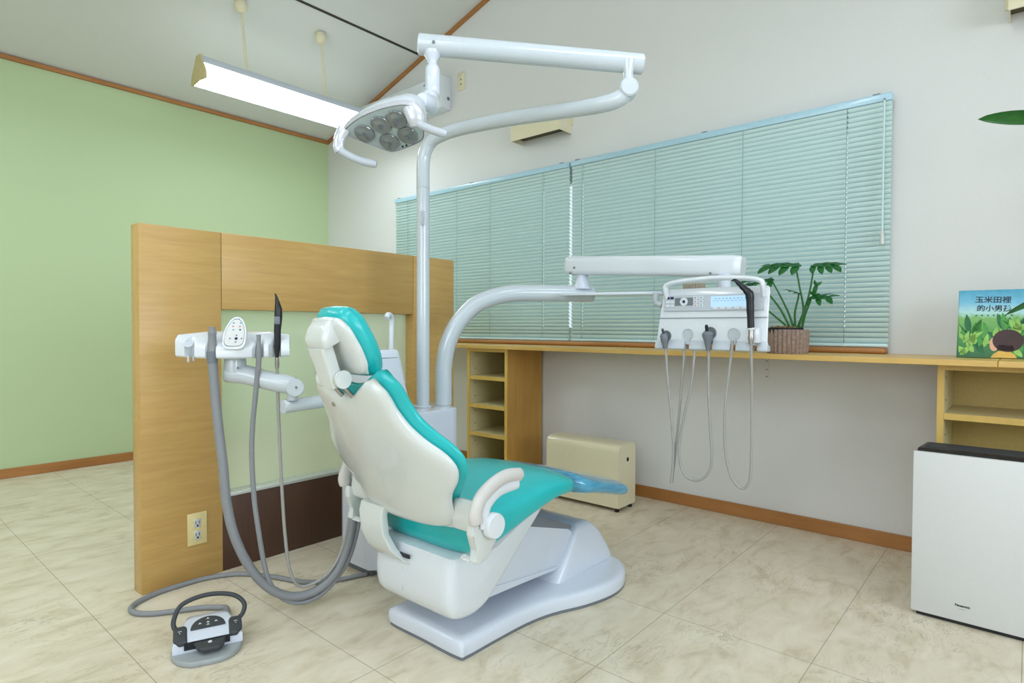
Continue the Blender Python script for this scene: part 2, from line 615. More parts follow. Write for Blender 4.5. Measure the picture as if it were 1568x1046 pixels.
def lathe(bm, prof, c, axis=(0, 0, 1), seg=28, mat=0):
    """profile (radius, height) spun about axis through c"""
    ax = Vector(axis).normalized()
    a = ax.orthogonal().normalized()
    b = ax.cross(a)
    c = Vector(c)
    rings = []
    for r_, h in prof:
        if r_ < 1e-6:
            rings.append([bm.verts.new(c + ax * h)])
        else:
            rings.append([bm.verts.new(c + ax * h + a * (r_ * math.cos(2 * PI * k / seg)) + b * (r_ * math.sin(2 * PI * k / seg))) for k in range(seg)])
    for i in range(len(rings) - 1):
        A, B = rings[i], rings[i + 1]
        for k in range(seg):
            k2 = (k + 1) % seg
            if len(A) == 1 and len(B) == 1:
                continue
            if len(A) == 1:
                f_ = bm.faces.new((A[0], B[k2], B[k]))
            elif len(B) == 1:
                f_ = bm.faces.new((A[k], A[k2], B[0]))
            else:
                f_ = bm.faces.new((A[k], A[k2], B[k2], B[k]))
            f_.material_index = mat
    if len(rings[0]) > 1:
        bm.faces.new(rings[0][::-1]).material_index = mat
    if len(rings[-1]) > 1:
        bm.faces.new(rings[-1]).material_index = mat


def loft(bm, rings, cap=True, mat=0):
    V = [[bm.verts.new(Vector(p)) for p in rg] for rg in rings]
    n = len(V[0])
    for i in range(len(V) - 1):
        for k in range(n):
            bm.faces.new((V[i][k], V[i][(k + 1) % n], V[i + 1][(k + 1) % n], V[i + 1][k])).material_index = mat
    if cap:
        bm.faces.new(V[0][::-1]).material_index = mat
        bm.faces.new(V[-1]).material_index = mat


def superring(cx, cy, hx, hy, n=4.0, k=32):
    out = []
    for i in range(k):
        a = 2 * PI * i / k
        c, s = math.cos(a), math.sin(a)
        out.append((cx + hx * math.copysign(abs(c) ** (2 / n), c), cy + hy * math.copysign(abs(s) ** (2 / n), s)))
    return out


def interp(tab, x):
    if x <= tab[0][0]:
        return tab[0][1]
    for (a, va), (b, vb) in zip(tab, tab[1:]):
        if x <= b:
            t = (x - a) / (b - a)
            t = t * t * (3 - 2 * t) * 0.5 + t * 0.5
            return va + (vb - va) * t
    return tab[-1][1]


def pillow(bm, S, hw, smin, stop, om, h, n=6, nt_=28, nv=34):
    """closed cushion on the surface S(s, y, o): half width hw(s), top edge stop(y), mid offset om, half thickness h"""
    def pos(i, j):
        t = -math.cos(PI * i / nt_)
        v = 0.5 - 0.5 * math.cos(PI * j / nv)
        s0 = smin + v * (stop(0.14) - smin)
        y = t * hw(s0)
        s = smin + v * (stop(abs(y)) - smin)
        e = max(abs(t), abs(2 * v - 1))
        e2 = (abs(t) ** 8 + abs(2 * v - 1) ** 8) ** (1 / 8)
        e = min(1, e2)
        return s, y, h * math.sqrt(max(0, 1 - e ** n))
    F, Bk = {}, {}
    for i in range(nt_ + 1):
        for j in range(nv + 1):
            s, y, th = pos(i, j)
            edge = i in (0, nt_) or j in (0, nv)
            F[i, j] = bm.verts.new(S(s, y, om + (0 if edge else th)))
            Bk[i, j] = F[i, j] if edge else bm.verts.new(S(s, y, om - th))
    for i in range(nt_):
        for j in range(nv):
            bm.faces.new((F[i, j], F[i + 1, j], F[i + 1, j + 1], F[i, j + 1]))
            q = (Bk[i, j], Bk[i, j + 1], Bk[i + 1, j + 1], Bk[i + 1, j])
            if len(set(q)) == 4 and not all(a is F[k] for a, k in zip(q, ((i, j), (i, j + 1), (i + 1, j + 1), (i + 1, j)))):
                bm.faces.new(q)


def text_bm(body, size, extrude=0.0006, font_off=0.0):
    cu = bpy.data.curves.new('lettering', 'FONT')
    cu.body = body
    cu.size = size
    cu.extrude = extrude
    cu.offset = font_off
    cu.align_x = 'CENTER'
    cu.align_y = 'CENTER'
    o = bpy.data.objects.new('lettering', cu)
    COL.objects.link(o)
    dg = bpy.context.evaluated_depsgraph_get()
    dg.update()
    me = bpy.data.meshes.new_from_object(o.evaluated_get(dg))
    bm = BM()
    bm.from_mesh(me)
    bpy.data.objects.remove(o)
    bpy.data.curves.remove(cu)
    bpy.data.meshes.remove(me)
    return bm


def place(bm, origin, ux, uy):
    """map local x,y,z to a frame"""
    ux, uy = Vector(ux).normalized(), Vector(uy).normalized()
    uz = ux.cross(uy)
    mt = Matrix(((ux.x, uy.x, uz.x, origin[0]), (ux.y, uy.y, uz.y, origin[1]), (ux.z, uy.z, uz.z, origin[2]), (0, 0, 0, 1)))
    bmesh.ops.transform(bm, matrix=mt, verts=bm.verts[:])
    return bm


# ------------------------------------------------------------------ room shell
XW, YG = 3.02, 4.78          # window wall, green wall
XL, YN = -2.45, -3.05        # walls behind the camera
CZ, CS = 2.602, 0.30         # ceiling height at the green wall and its slope
RIDGE = 0.8


def czz(y):
    return CZ + CS * (YG - y) if y >= RIDGE else CZ + CS * (YG - RIDGE) - CS * (RIDGE - y)


b = BM()
box(b, XL - .1, XW + .1, YN - .1, YG + .1, -0.08, 0)
obj('floor', b, 'floor', smooth=False, kind='structure')

b = BM()   # sloping ceiling, two pitches
for y0, y1 in ((RIDGE, YG + .1), (YN - .1, RIDGE)):
    prism(b, [(y0, czz(y0)), (y1, czz(y1)), (y1, czz(y1) + .1), (y0, czz(y0) + .1)], (XL - .1, 0, 0), (0, 1, 0), (0, 0, 1), (XW - XL + .2, 0, 0))
obj('ceiling', b, 'ceil', smooth=False, kind='structure')

b = BM()
box(b, XL - .1, XW + .1, YG, YG + .1, 0, CZ)
obj('wall_left', b, 'green', smooth=False, kind='structure')

WY0, WY1, WZ0, WZ1 = 0.56, 3.66, 0.905, 1.87
b = BM()   # window wall with its opening
T = (0.1, 0, 0)
O = (XW, 0, 0)
prism(b, [(WY1, 0), (YG, 0), (YG, czz(YG)), (WY1, czz(WY1))], O, (0, 1, 0), (0, 0, 1), T)
prism(b, [(YN, 0), (WY0, 0), (WY0, czz(WY0)), (YN, czz(YN))], O, (0, 1, 0), (0, 0, 1), T)
prism(b, [(WY0, 0), (WY1, 0), (WY1, WZ0), (WY0, WZ0)], O, (0, 1, 0), (0, 0, 1), T)
prism(b, [(WY0, WZ1), (WY1, WZ1), (WY1, czz(WY1)), (RIDGE, czz(RIDGE)), (WY0, czz(WY0))], O, (0, 1, 0), (0, 0, 1), T)
obj('wall_right', b, 'wall', smooth=False, kind='structure')

b = BM()
prism(b, [(YN, 0), (YG, 0), (YG, czz(YG)), (RIDGE, czz(RIDGE)), (YN, czz(YN))], (XL, 0, 0), (0, 1, 0), (0, 0, 1), (-0.1, 0, 0))
obj('wall_west', b, 'wall', smooth=False, kind='structure')
b = BM()
box(b, XL - .1, XW + .1, YN - .1, YN, 0, czz(YN))
obj('wall_rear', b, 'wall', smooth=False, kind='structure')

# window behind the blinds
w = obj('window_1', (lambda q: (box(q, XW + .03, XW + .08, WY0, WY1, WZ0, WZ0 + .04), box(q, XW + .03, XW + .08, WY0, WY1, WZ1 - .04, WZ1),
        [box(q, XW + .03, XW + .08, y - .02, y + .02, WZ0 + .04, WZ1 - .04) for y in (WY0 + .02, 1.32, 2.88, WY1 - .02)], q)[-1])(BM()), 'alu', smooth=False, kind='structure')
b = BM()
box(b, XW + .05, XW + .055, WY0 + .03, WY1 - .03, WZ0 + .03, WZ1 - .03)
obj('window_pane', b, 'glass', w, smooth=False)

# baseboards and ceiling trim
b = BM()
box(b, XL, XW - .012, YG - .012, YG, 0, .06, .003)
obj('baseboard_left', b, 'trim', smooth=False, kind='structure')
b = BM()
box(b, XW - .012, XW, YN, YG - .012, 0, .064, .003)
obj('baseboard_right', b, 'trimy', smooth=False, kind='structure')
b = BM()
box(b, XL, XW - .02, YG - .022, YG, CZ - .03, CZ - .002, .004)
obj('trim_1', b, 'trim', smooth=False, kind='structure')
b = BM()
prism(b, [(YG, CZ - .03), (RIDGE, czz(RIDGE) - .03), (RIDGE, czz(RIDGE) - .001), (YG, CZ - .001)], (XW - .02, 0, 0), (0, 1, 0), (0, 0, 1), (.02, 0, 0), .003, 2)
obj('trim_2', b, 'trimy', smooth=False, kind='structure')
b = BM()   # dark seam running along the ceiling
prism(b, [(3.490, czz(3.490) - .004), (3.506, czz(3.506) - .004), (3.506, czz(3.506) - .0005), (3.490, czz(3.490) - .0005)], (XL, 0, 0), (0, 1, 0), (0, 0, 1), (XW - .02 - XL, 0, 0))
obj('trim_3', b, 'gap', smooth=False, kind='structure')
# rounded sill rail under the blinds
b = BM()
box(b, XW - .085, XW - .001, .46, 3.74, .8375, .863, .011, 4)
obj('trim_4', b, 'trimy', kind='structure')


# ------------------------------------------------------------------ partition screen
pt = thing('partition_screen', 'maple veneer partition with a frosted glass pane and dark brown kick panel', 'partition', (1.48, 2.373, 0))
b = BM()
box(b, .7325, 1.0115, 2.339, 2.411, 0, 1.30, .002)
lp = obj('side_post', b, 'maple', pt)
b = BM()
box(b, .7325, 1.0115, 2.335, 2.3385, 0.001, 1.299, .001)
obj('facing', b, 'maple', lp)
b = BM()
box(b, 1.9535, 2.231, 2.335, 2.411, 0, 1.30, .002)
obj('side_post', b, 'maple', pt)
b = BM()
box(b, 1.0135, 1.9515, 2.335, 2.411, 1.008, 1.30, .002)
obj('top_rail', b, 'maple', pt)
b = BM()
box(b, 1.0115, 1.9535, 2.396, 2.402, .29, 1.008)
obj('glass_pane', b, 'frost', pt, smooth=False)
b = BM()
box(b, 1.012, 1.953, 2.336, 2.41, .283, .297, .003)
obj('sill', b, 'alu', pt)
b = BM()
box(b, 1.012, 1.953, 2.338, 2.408, 0, .282, .002)
obj('kick_panel', b, 'brown', pt)

ol = thing('power_outlet', 'cream double power outlet on the maple partition post', 'outlet', (.916, 2.333, .132))
b = BM()
box(b, .882, .951, 2.328, 2.3345, .132, .251, .002)
obj('cover_plate', b, 'plate', ol)
for zc in (.212, .168):
    b = BM()
    box(b, .904, .929, 2.3262, 2.328, zc - .017, zc + .017, .001)
    sk = obj('socket', b, 'alu', ol)
    b = BM()
    box(b, .909, .9112, 2.3256, 2.3262, zc - .002, zc + .009)
    box(b, .921, .9232, 2.3256, 2.3262, zc - .002, zc + .009)
    box(b, .9135, .9195, 2.3256, 2.3262, zc - .012, zc - .0055)
    obj('slot', b, 'black', sk, smooth=False)

# ------------------------------------------------------------------ worktop, shelf units
tk = .021
b = BM()
prism(b, [(2.563, .08), (3.018, .08), (3.018, 3.72), (2.668, 3.72)], (0, 0, .837 - tk), (1, 0, 0), (0, 1, 0), (0, 0, tk), .0015, 1)
tag(obj('worktop', b, 'maple_y', angle=30), 'long pale maple worktop along the window wall, under the blinds', 'worktop')
b = BM()
prism(b, [(2.548, -.64), (3.018, -.64), (3.018, .0785), (2.563, .0785)], (0, 0, .837 - tk), (1, 0, 0), (0, 1, 0), (0, 0, tk), .0015, 1)
tag(obj('worktop', b, 'maple_y', angle=30), 'short pale maple worktop at the right end, over the cabinet behind the air purifier', 'worktop')


def shelf_unit(name, label, x0, x1, y0, y1, ztop, shelves, side_m):
    t = thing(name, label, 'shelf unit', ((x0 + x1) / 2, (y0 + y1) / 2, 0))
    th = .02
    for ya, yb in ((y0, y0 + th), (y1 - th, y1)):
        b = BM()
        box(b, x0 + .0035, x1, ya, yb, 0, ztop, .001, 1)
        sd = obj('side_panel', b, side_m, t)
        b = BM()
        box(b, x0, x0 + .003, ya, yb, 0.001, ztop - .001)
        obj('edge_strip', b, 'maple_edge', sd)
        b = BM()
        yin = ya - .0012 if ya > (y0 + y1) / 2 else yb + .0002
        box(b, x0 + .004, x1 - .012, yin, yin + .001, .06, ztop - .022)
        obj('liner', b, 'cream_board', sd, smooth=False)
        if ya > (y0 + y1) / 2:
            lv = [.06] + [s_ for s_ in shelves] + [ztop]
            for za, zb in zip(lv, lv[1:]):
                for fz in (.25, .72):
                    b = BM()
                    lathe(b, [(.0035, 0), (.0035, .001)], (x0 + .05, yin - .0012, za + (zb - za) * fz), (0, 1, 0), 10)
                    obj('peg_hole', b, 'hole', sd)
    b = BM()
    box(b, x0 + .001, x1, y0 + th, y1 - th, ztop - .02, ztop)
    obj('top_panel', b, 'maple_edge', t, smooth=False)
    b = BM()
    box(b, x1 - .01, x1, y0 + th, y1 - th, .04, ztop - .02)
    obj('back_panel', b, 'board_back', t, smooth=False)
    b = BM()
    box(b, x0 + .03, x0 + .04, y0 + th, y1 - th, 0, .04)
    obj('plinth', b, 'maple_edge', t, smooth=False)
    for z in [.06] + shelves:
        b = BM()
        box(b, x0 + .005, x1 - .01, y0 + th + .0015, y1 - th - .0015, z - .022, z)
        s_ = obj('shelf_board', b, 'cream_board', t, smooth=False)
        b = BM()
        box(b, x0 + .001, x0 + .0045, y0 + th + .0015, y1 - th - .0015, z - .0225, z + .0003)
        obj('edge_strip', b, 'maple_edge', s_, smooth=False)
    return t


shelf_unit('shelf_unit', 'narrow maple shelf unit with four open compartments under the worktop', 2.67, 3.0065, 2.339, 2.672, .8155, [.296, .47, .645], 'maple_z')
shelf_unit('shelf_unit', 'wide maple shelf unit at the right, behind the white air purifier', 2.66, 3.0065, -.62, .252, .8155, [.34, .639], 'maple_z')

# ------------------------------------------------------------------ venetian blinds
HOLED = (2.296, 2.005, .62)


def blind(label, y0, y1, cords, wand_y=None):
    X = 2.965
    t = thing('venetian_blind', label, 'blind', (X, (y0 + y1) / 2, .864), 'venetian blinds')
    b = BM()
    box(b, X - .018, X + .016, y0, y1, 1.902, 1.934, .003)
    hr = obj('head_rail', b, 'rail', t)
    for yb in (y0 + .06, (y0 + y1) / 2, y1 - .04):
        b = BM()
        box(b, X - .012, X + .03, yb - .014, yb + .014, 1.9345, 1.94, .001)
        obj('bracket', b, 'midgrey', hr)
    zb0 = .866
    b = BM()
    box(b, X - .013, X + .013, y0 + .003, y1 - .003, zb0, zb0 + .014, .004, 3)
    obj('bottom_rail', b, 'slat', t)
    pitch = .0217
    n = int((1.899 - (zb0 + .024)) / pitch) + 1
    ang = math.radians(53)
    b = BM()
    hol = [c for c in cords if any(abs(c - h) < .02 for h in HOLED)]
    ys = [y0 + .002]
    for h in sorted(hol):
        ys += [h - .0024, h + .0024]
    ys.append(y1 - .002)
    cw = .0137
    for k in range(n):
        zc = zb0 + .026 + k * pitch
        jit = random.uniform(-.03, .03)
        a = ang + jit
        sec = []
        for q in range(7):
            s = -1 + 2 * q / 6
            bow = .0034 * (1 - s * s)
            # room-side edge tipped up, crowned towards the room
            sec.append((X - math.cos(a) * s * cw - math.sin(a) * bow, zc + math.sin(a) * s * cw - math.cos(a) * bow))
        nx, nz = math.sin(a) * .0005, math.cos(a) * .0005
        for i in range(len(ys) - 1):
            runs = ((0, 2), (4, 6)) if i % 2 == 1 else ((0, 6),)
            for qa, qb in runs:
                lo = [sec[q] for q in range(qa, qb + 1)]
                ring = lo + [(p[0] + nx, p[1] + nz) for p in lo[::-1]]
                loft(b, [[(p[0], ys[i], p[1]) for p in ring], [(p[0], ys[i + 1], p[1]) for p in ring]])
    obj('slats', b, 'slat', t)
    for c in cords:
        b = BM()
        for dx in (-.0165,):
            tube(b, [(X + dx, c, zb0 + .012), (X + dx, c, 1.903)], .0011, 6)
        obj('ladder_cord', b, 'cord', t)
        b = BM()
        box(b, X - .0155, X - .0132, c - .012, c + .012, zb0 + .001, zb0 + .009, .001)
        obj('cord_button', b, 'slat', t)
    if wand_y:
        b = BM()
        tube(b, [(X - .03, wand_y, 1.90), (X - .031, wand_y, 1.36)], .004, 8)
        wd = obj('tilt_wand', b, 'slat', t)
        b = BM()
        lathe(b, [(.004, .06), (.007, .05), (.0095, 0), (0, 0)], (X - .031, wand_y, 1.30), (0, 0, 1), 12)
        obj('wand_grip', b, 'alu', wd)
        b = BM()
        tube(b, [(X - .018, wand_y, 1.91), (X - .03, wand_y, 1.905), (X - .03, wand_y, 1.895)], .003, 8)
        obj('wand_hook', b, 'midgrey', wd)
    return t


blind('pale aqua venetian blind at the left, partly behind the maple partition and pole', 2.100, 3.75, [3.59, 3.06, 2.74, 2.296])
blind('pale aqua venetian blind at the right, with the tilt wand, behind the potted plant', .451, 2.085, [2.005, 1.535, 1.07, .62], .478)

# ------------------------------------------------------------------ panel heater
ht = thing('panel_heater', 'low cream metal panel heater standing on black feet by the wall', 'heater', (2.742, 1.8, 0))
b = BM()
prof = []
hx0, hx1, hz0, hz1, rr = 2.654, 2.829, .022, .346, .04
prof = [(hx0, hz0), (hx1, hz0)]
for k in range(9):
    a = PI / 2 * k / 8
    prof.append((hx1 - rr + rr * math.cos(a), hz1 - rr + rr * math.sin(a)))
for k in range(9):
    a = PI / 2 + PI / 2 * k / 8
    prof.append((hx0 + rr + rr * math.cos(a), hz1 - rr + rr * math.sin(a)))
prism(b, prof, (0, 1.572, 0), (1, 0, 0), (0, 0, 1), (0, .458, 0))
cs = obj('casing', b, 'cream', ht, angle=50)
b = BM()
pin = [(hx0 + (hx1 - hx0) * .5 + (x - (hx0 + hx1) / 2) * .94, hz0 + (z - hz0) * .985) for x, z in prof]
prism(b, pin, (0, 1.5705, 0), (1, 0, 0), (0, 0, 1), (0, .0012, 0))
obj('end_panel', b, 'cream', ht, angle=50)
b = BM()
lathe(b, [(.011, 0), (.011, .001)], (2.745, 1.5693, .262), (0, 1, 0), 20)
obj('cable_hole', b, 'hole', ht)
for x in (2.675, 2.805):
    for y in (1.59, 2.01):
        b = BM()
        lathe(b, [(.011, 0), (.012, .004), (.012, .012), (.008, .014), (.008, .023)], (x, y, 0), (0, 0, 1), 14)
        obj('foot', b, 'black', ht)

# ------------------------------------------------------------------ air purifier
ap = thing('air_purifier', 'tall white air purifier with a black slanted top, standing on the floor at the right', 'air purifier', (2.5, .09, 0))
b = BM()
box(b, 2.375, 2.645, -.108, .279, .012, .512, .006)
obj('body', b, 'purifier', ap)
b = BM()
box(b, 2.358, 2.374, -.114, .2845, .014, .542, .003)
fp = obj('front_panel', b, 'purifier', ap)
b = BM()
prism(b, [(2.3755, .513), (2.64, .513), (2.64, .533), (2.40, .548), (2.3755, .536)], (0, -.106, 0), (1, 0, 0), (0, 0, 1), (0, .383, 0), .003, 2)
tp = obj('top_grille', b, 'black', ap)
b = BM()
for k in range(9):
    x = 2.44 + k * .019
    z = .548 - (x - 2.40) * .0625
    box(b, x, x + .006, -.09, .262, z - .001, z + .0035)
obj('louvre', b, 'darkgrey', tp, smooth=False)
b = BM()
box(b, 2.372, 2.64, -.10, .27, 0, .0119)
obj('foot_base', b, 'black', ap)
tb = text_bm('Panasonic', .0098, .0003, .00035)
place(tb, (2.3576, .147, .066), (0, -1, 0), (0, 0, 1))
obj('logo', tb, 'ink', fp, smooth=False)
tb = BM()
for k in range(6):
    box(tb, -.007 + k * .0026, -.0053 + k * .0026, -.0006, .0006, 0, .0003)
place(tb, (2.3576, .149, .055), (0, -1, 0), (0, 0, 1))
obj('fine_print', tb, 'label_grey', fp, smooth=False)

# ------------------------------------------------------------------ picture book
BX, BY0, BY1, BH = 2.80, .206, -.012, .259
bk = thing('picture_book', 'picture book with a boy in a green field on its cover, leaning on the wall', 'book', (BX, .1, .837))
tl = Matrix.Rotation(math.radians(13), 3, 'Y')


def bookbox(x0, x1, y0, y1, z0, z1, **k):
    bb = BM()
    box(bb, x0, x1, y0, y1, z0, z1, **k)
    bmesh.ops.rotate(bb, cent=(0, 0, 0), matrix=tl, verts=bb.verts[:])
    bmesh.ops.translate(bb, vec=(BX, 0, .8375), verts=bb.verts[:])
    return bb


fc = obj('front_cover', bookbox(0, .0025, BY1, BY0, .001, BH, bev=.0006, seg=1), 'cover', bk)
obj('page_block', bookbox(.0027, .0103, BY1 + .003, BY0 - .002, .004, BH - .003), 'paper', bk)
obj('back_cover', bookbox(.0105, .013, BY1, BY0, .001, BH, bev=.0006, seg=1), 'cover', bk)
obj('spine', bookbox(.0005, .0125, BY0 + .0001, BY0 + .0022, .001, BH, bev=.0006, seg=1), 'cover', bk)


def art(name, polys, m, lift=.0004, th=.0003):
    """flat printed shapes on the cover; coordinates: u from the spine, v up (metres)"""
    bb = BM()
    for p in polys:
        prism(bb, p, (-lift, BY0, 0), (0, -1, 0), (0, 0, 1), (th, 0, 0))
    bmesh.ops.rotate(bb, cent=(0, 0, 0), matrix=tl, verts=bb.verts[:])
    bmesh.ops.translate(bb, vec=(BX, 0, .8375), verts=bb.verts[:])
    return obj(name, bb, m, fc, smooth=False)


def leafpoly(x, y, l, wd, a, n=7):
    pts = []
    for k in range(n + 1):
        s = k / n
        pts.append((s * l, wd * math.sin(PI * s ** .8)))
    for k in range(n - 1, 0, -1):
        s = k / n
        pts.append((s * l, -wd * math.sin(PI * s ** .8)))
    c, s_ = math.cos(a), math.sin(a)
    return [(x + px * c - py * s_, y + px * s_ + py * c) for px, py in pts]


rnd = random.Random(3)


def clampp(p):
    return [(min(max(x, .003), .215), min(max(y, .003), .172)) for x, y in p]


for nm, mm, cnt, lf in (('printed_leaves', 'corn3', 22, .0004), ('printed_leaves', 'corn2', 26, .0006), ('printed_leaves', 'corn1', 20, .0008)):
    pl = []
    for k in range(cnt):
        x = rnd.uniform(0, .2)
        y = rnd.uniform(0, .11)
        q = clampp(leafpoly(x, y, rnd.uniform(.04, .075), rnd.uniform(.006, .011), rnd.uniform(.5, 2.6)))
        pl.append(q)
    art(nm, pl, mm, lf)
ell = lambda cx, cy, a, b_, n=20: [(cx + a * math.cos(2 * PI * k / n), cy + b_ * math.sin(2 * PI * k / n)) for k in range(n)]
art('printed_face', [ell(.107, .052, .013, .026)], 'skin', .0012)
art('printed_shirt', [[(.098, .002), (.172, .002), (.166, .016), (.15, .027), (.12, .027), (.106, .016)]], 'shirt', .0012)
art('printed_hair', [ell(.146, .066, .044, .042), [(.115, .03), (.165, .028), (.16, .05), (.12, .05)]], 'hair', .0014)
for line, (uu, vv), sz in (('玉米田裡', (.100, .219), .0265), ('的小男孩', (.104, .186), .0255)):
    tb = text_bm(line, sz, .0002, .0004)
    bmesh.ops.rotate(tb, cent=(0, 0, 0), matrix=Matrix.Rotation(-.03, 3, 'Z'), verts=tb.verts[:])
    place(tb, (-.0006, BY0 - uu, vv), (0, -1, 0), (0, 0, 1))
    bmesh.ops.rotate(tb, cent=(0, 0, 0), matrix=tl, verts=tb.verts[:])
    bmesh.ops.translate(tb, vec=(BX, 0, .8375), verts=tb.verts[:])
    obj('title_lettering', tb, 'ink', fc, smooth=False)
art('printed_dots', [[(.05 + k * .017, .158), (.055 + k * .017, .158), (.055 + k * .017, .163), (.05 + k * .017, .163)] for k in range(7)], 'corn3', .0012)

# ------------------------------------------------------------------ plants


def blade(bm, base, d, side, nrm, length, width, droop=.25, n=7, mat=0):
    """one pointed leaf blade with a folded midrib"""
    base, d, side, nrm = Vector(base), Vector(d).normalized(), Vector(side).normalized(), Vector(nrm).normalized()
    L, C, R = [], [], []
    for k in range(n + 1):
        s = k / n
        w_ = width * (math.sin(PI * min(1, s * .9 + .08)) ** .75) * (1 if s < 1 else 0)
        p = base + d * (length * s) - nrm * (droop * length * s * s)
        C.append(bm.verts.new(p))
        L.append(bm.verts.new(p + side * w_ + nrm * (w_ * .25)))
        R.append(bm.verts.new(p - side * w_ + nrm * (w_ * .25)))
    for k in range(n):
        for A, B in ((L, C), (C, R)):
            try:
                bm.faces.new((A[k], B[k], B[k + 1], A[k + 1])).material_index = mat
            except ValueError:
                pass


def monstera(bm, base, mid, nrm, length, width, lobes=4, droop=.15):
    """split leaf: a central blade and finger lobes each side of the midrib"""
    mid, nrm = Vector(mid).normalized(), Vector(nrm).normalized()
    nrm = (nrm - mid * nrm.dot(mid)).normalized()
    side = mid.cross(nrm)
    base = Vector(base)
    blade(bm, base - mid * length * .08, mid, side, nrm, length * 1.08, width * .30, droop)
    for sgn in (-1, 1):
        for k in range(lobes):
            s = .03 + .72 * k / max(1, lobes - 1)
            p = base + mid * (length * s) - nrm * (droop * length * s * s)
            ang = math.radians(74 - 46 * s)
            d = mid * math.cos(ang) + side * (sgn * math.sin(ang)) - nrm * .04
            sd = nrm.cross(d)
            blade(bm, p, d, sd, nrm, width * (1.0 - .35 * abs(s - .3)) * random.uniform(.9, 1.1), length * .115, .12 + droop)


px, py_ = 2.738, .792
mp_ = thing('potted_monstera', 'small split-leaf plant in a brown fluted pot on the worktop', 'plant', (px, py_, .8375))
b = BM()
rings = []
for z, rs in ((.8375, .94), (.85, .98), (.90, 1.0), (.932, 1.0), (.939, .985), (.939, .90), (.925, .88)):
    rg = []
    for k in range(224):
        a = 2 * PI * k / 224
        fl = 1 + .07 * abs(math.sin(a * 14)) - .06
        R_ = .0845 * rs * (fl if rs > .93 else .97)
        rg.append((px + R_ * math.cos(a), py_ + R_ * math.sin(a), z))
    rings.append(rg)
loft(b, rings)
obj('pot', b, 'pot', mp_, angle=30)
b = BM()
lathe(b, [(.073, 0), (.076, .022), (.07, .022), (.068, .008), (0, .008)], (px - .004, py_ + .012, .925), (0, 0, 1), 28)
obj('inner_liner', b, 'black', mp_)
b = BM()
for k in range(60):
    a, rr_ = rnd.uniform(0, 2 * PI), .062 * math.sqrt(rnd.random())
    vs = bmesh.ops.create_icosphere(b, subdivisions=1, radius=rnd.uniform(.005, .010))['verts']
    bmesh.ops.translate(b, vec=(px + rr_ * math.cos(a), py_ + .01 + rr_ * math.sin(a), .938 + rnd.uniform(0, .012)), verts=vs)
o = obj('bark_chips', b, 'soil', mp_)
o['kind'] = 'stuff'
stems = [
    [(2.735, .748, .945), (2.732, .728, 1.02), (2.735, .745, 1.12), (2.738, .762, 1.205)],
    [(2.737, .752, .945), (2.733, .722, 1.03), (2.738, .706, 1.10), (2.742, .692, 1.20)],
    [(2.73, .765, .945), (2.72, .784, 1.01), (2.715, .818, 1.085), (2.71, .850, 1.15)],
    [(2.72, .775, .945), (2.705, .812, 1.025), (2.70, .862, 1.095), (2.70, .905, 1.15)],
    [(2.725, .785, .945), (2.715, .805, .968), (2.70, .862, 1.02), (2.69, .90, 1.05)],
    [(2.74, .735, .945), (2.735, .722, 1.0), (2.73, .704, 1.05), (2.73, .70, 1.075)],
    [(2.728, .758, .945), (2.72, .758, 1.01), (2.715, .745, 1.07), (2.71, .742, 1.09)],
]
for st in stems:
    b = BM()
    pp = spline(st, 6)
    tube(b, pp, [.0052 - .0022 * k / len(pp) for k in range(len(pp))], 8)
    obj('stem', b, 'stem', mp_)
for (bx, by, bz), mid, nrm, ln, wd, lb in (
        ((2.738, .752, 1.210), (-.30, .95, .10), (-.50, -.10, .85), .145, .070, 4),
        ((2.742, .697, 1.206), (-.25, -.92, .02), (-.52, .10, .85), .115, .060, 4),
        ((2.71, .850, 1.152), (-.3, .95, -.12), (-.62, .1, .8), .11, .055, 2),
        ((2.70, .905, 1.15), (-.3, .9, .1), (-.6, .0, .8), .07, .035, 2),
        ((2.73, .704, 1.070), (-.4, -.9, .08), (-.6, -.1, .8), .10, .06, 3),
        ((2.71, .735, 1.088), (-.6, .4, .3), (-.5, .1, .8), .06, .04, 2),
        ((2.735, .69, 1.085), (-.3, -.3, .9), (-.9, -.1, .2), .055, .03, 2)):
    b = BM()
    monstera(b, (bx, by, bz), mid, nrm, ln, wd, lb)
    o = obj('leaf', b, 'leaf', mp_)
    md = o.modifiers.new('thick', 'SOLIDIFY')
    md.thickness = .0006

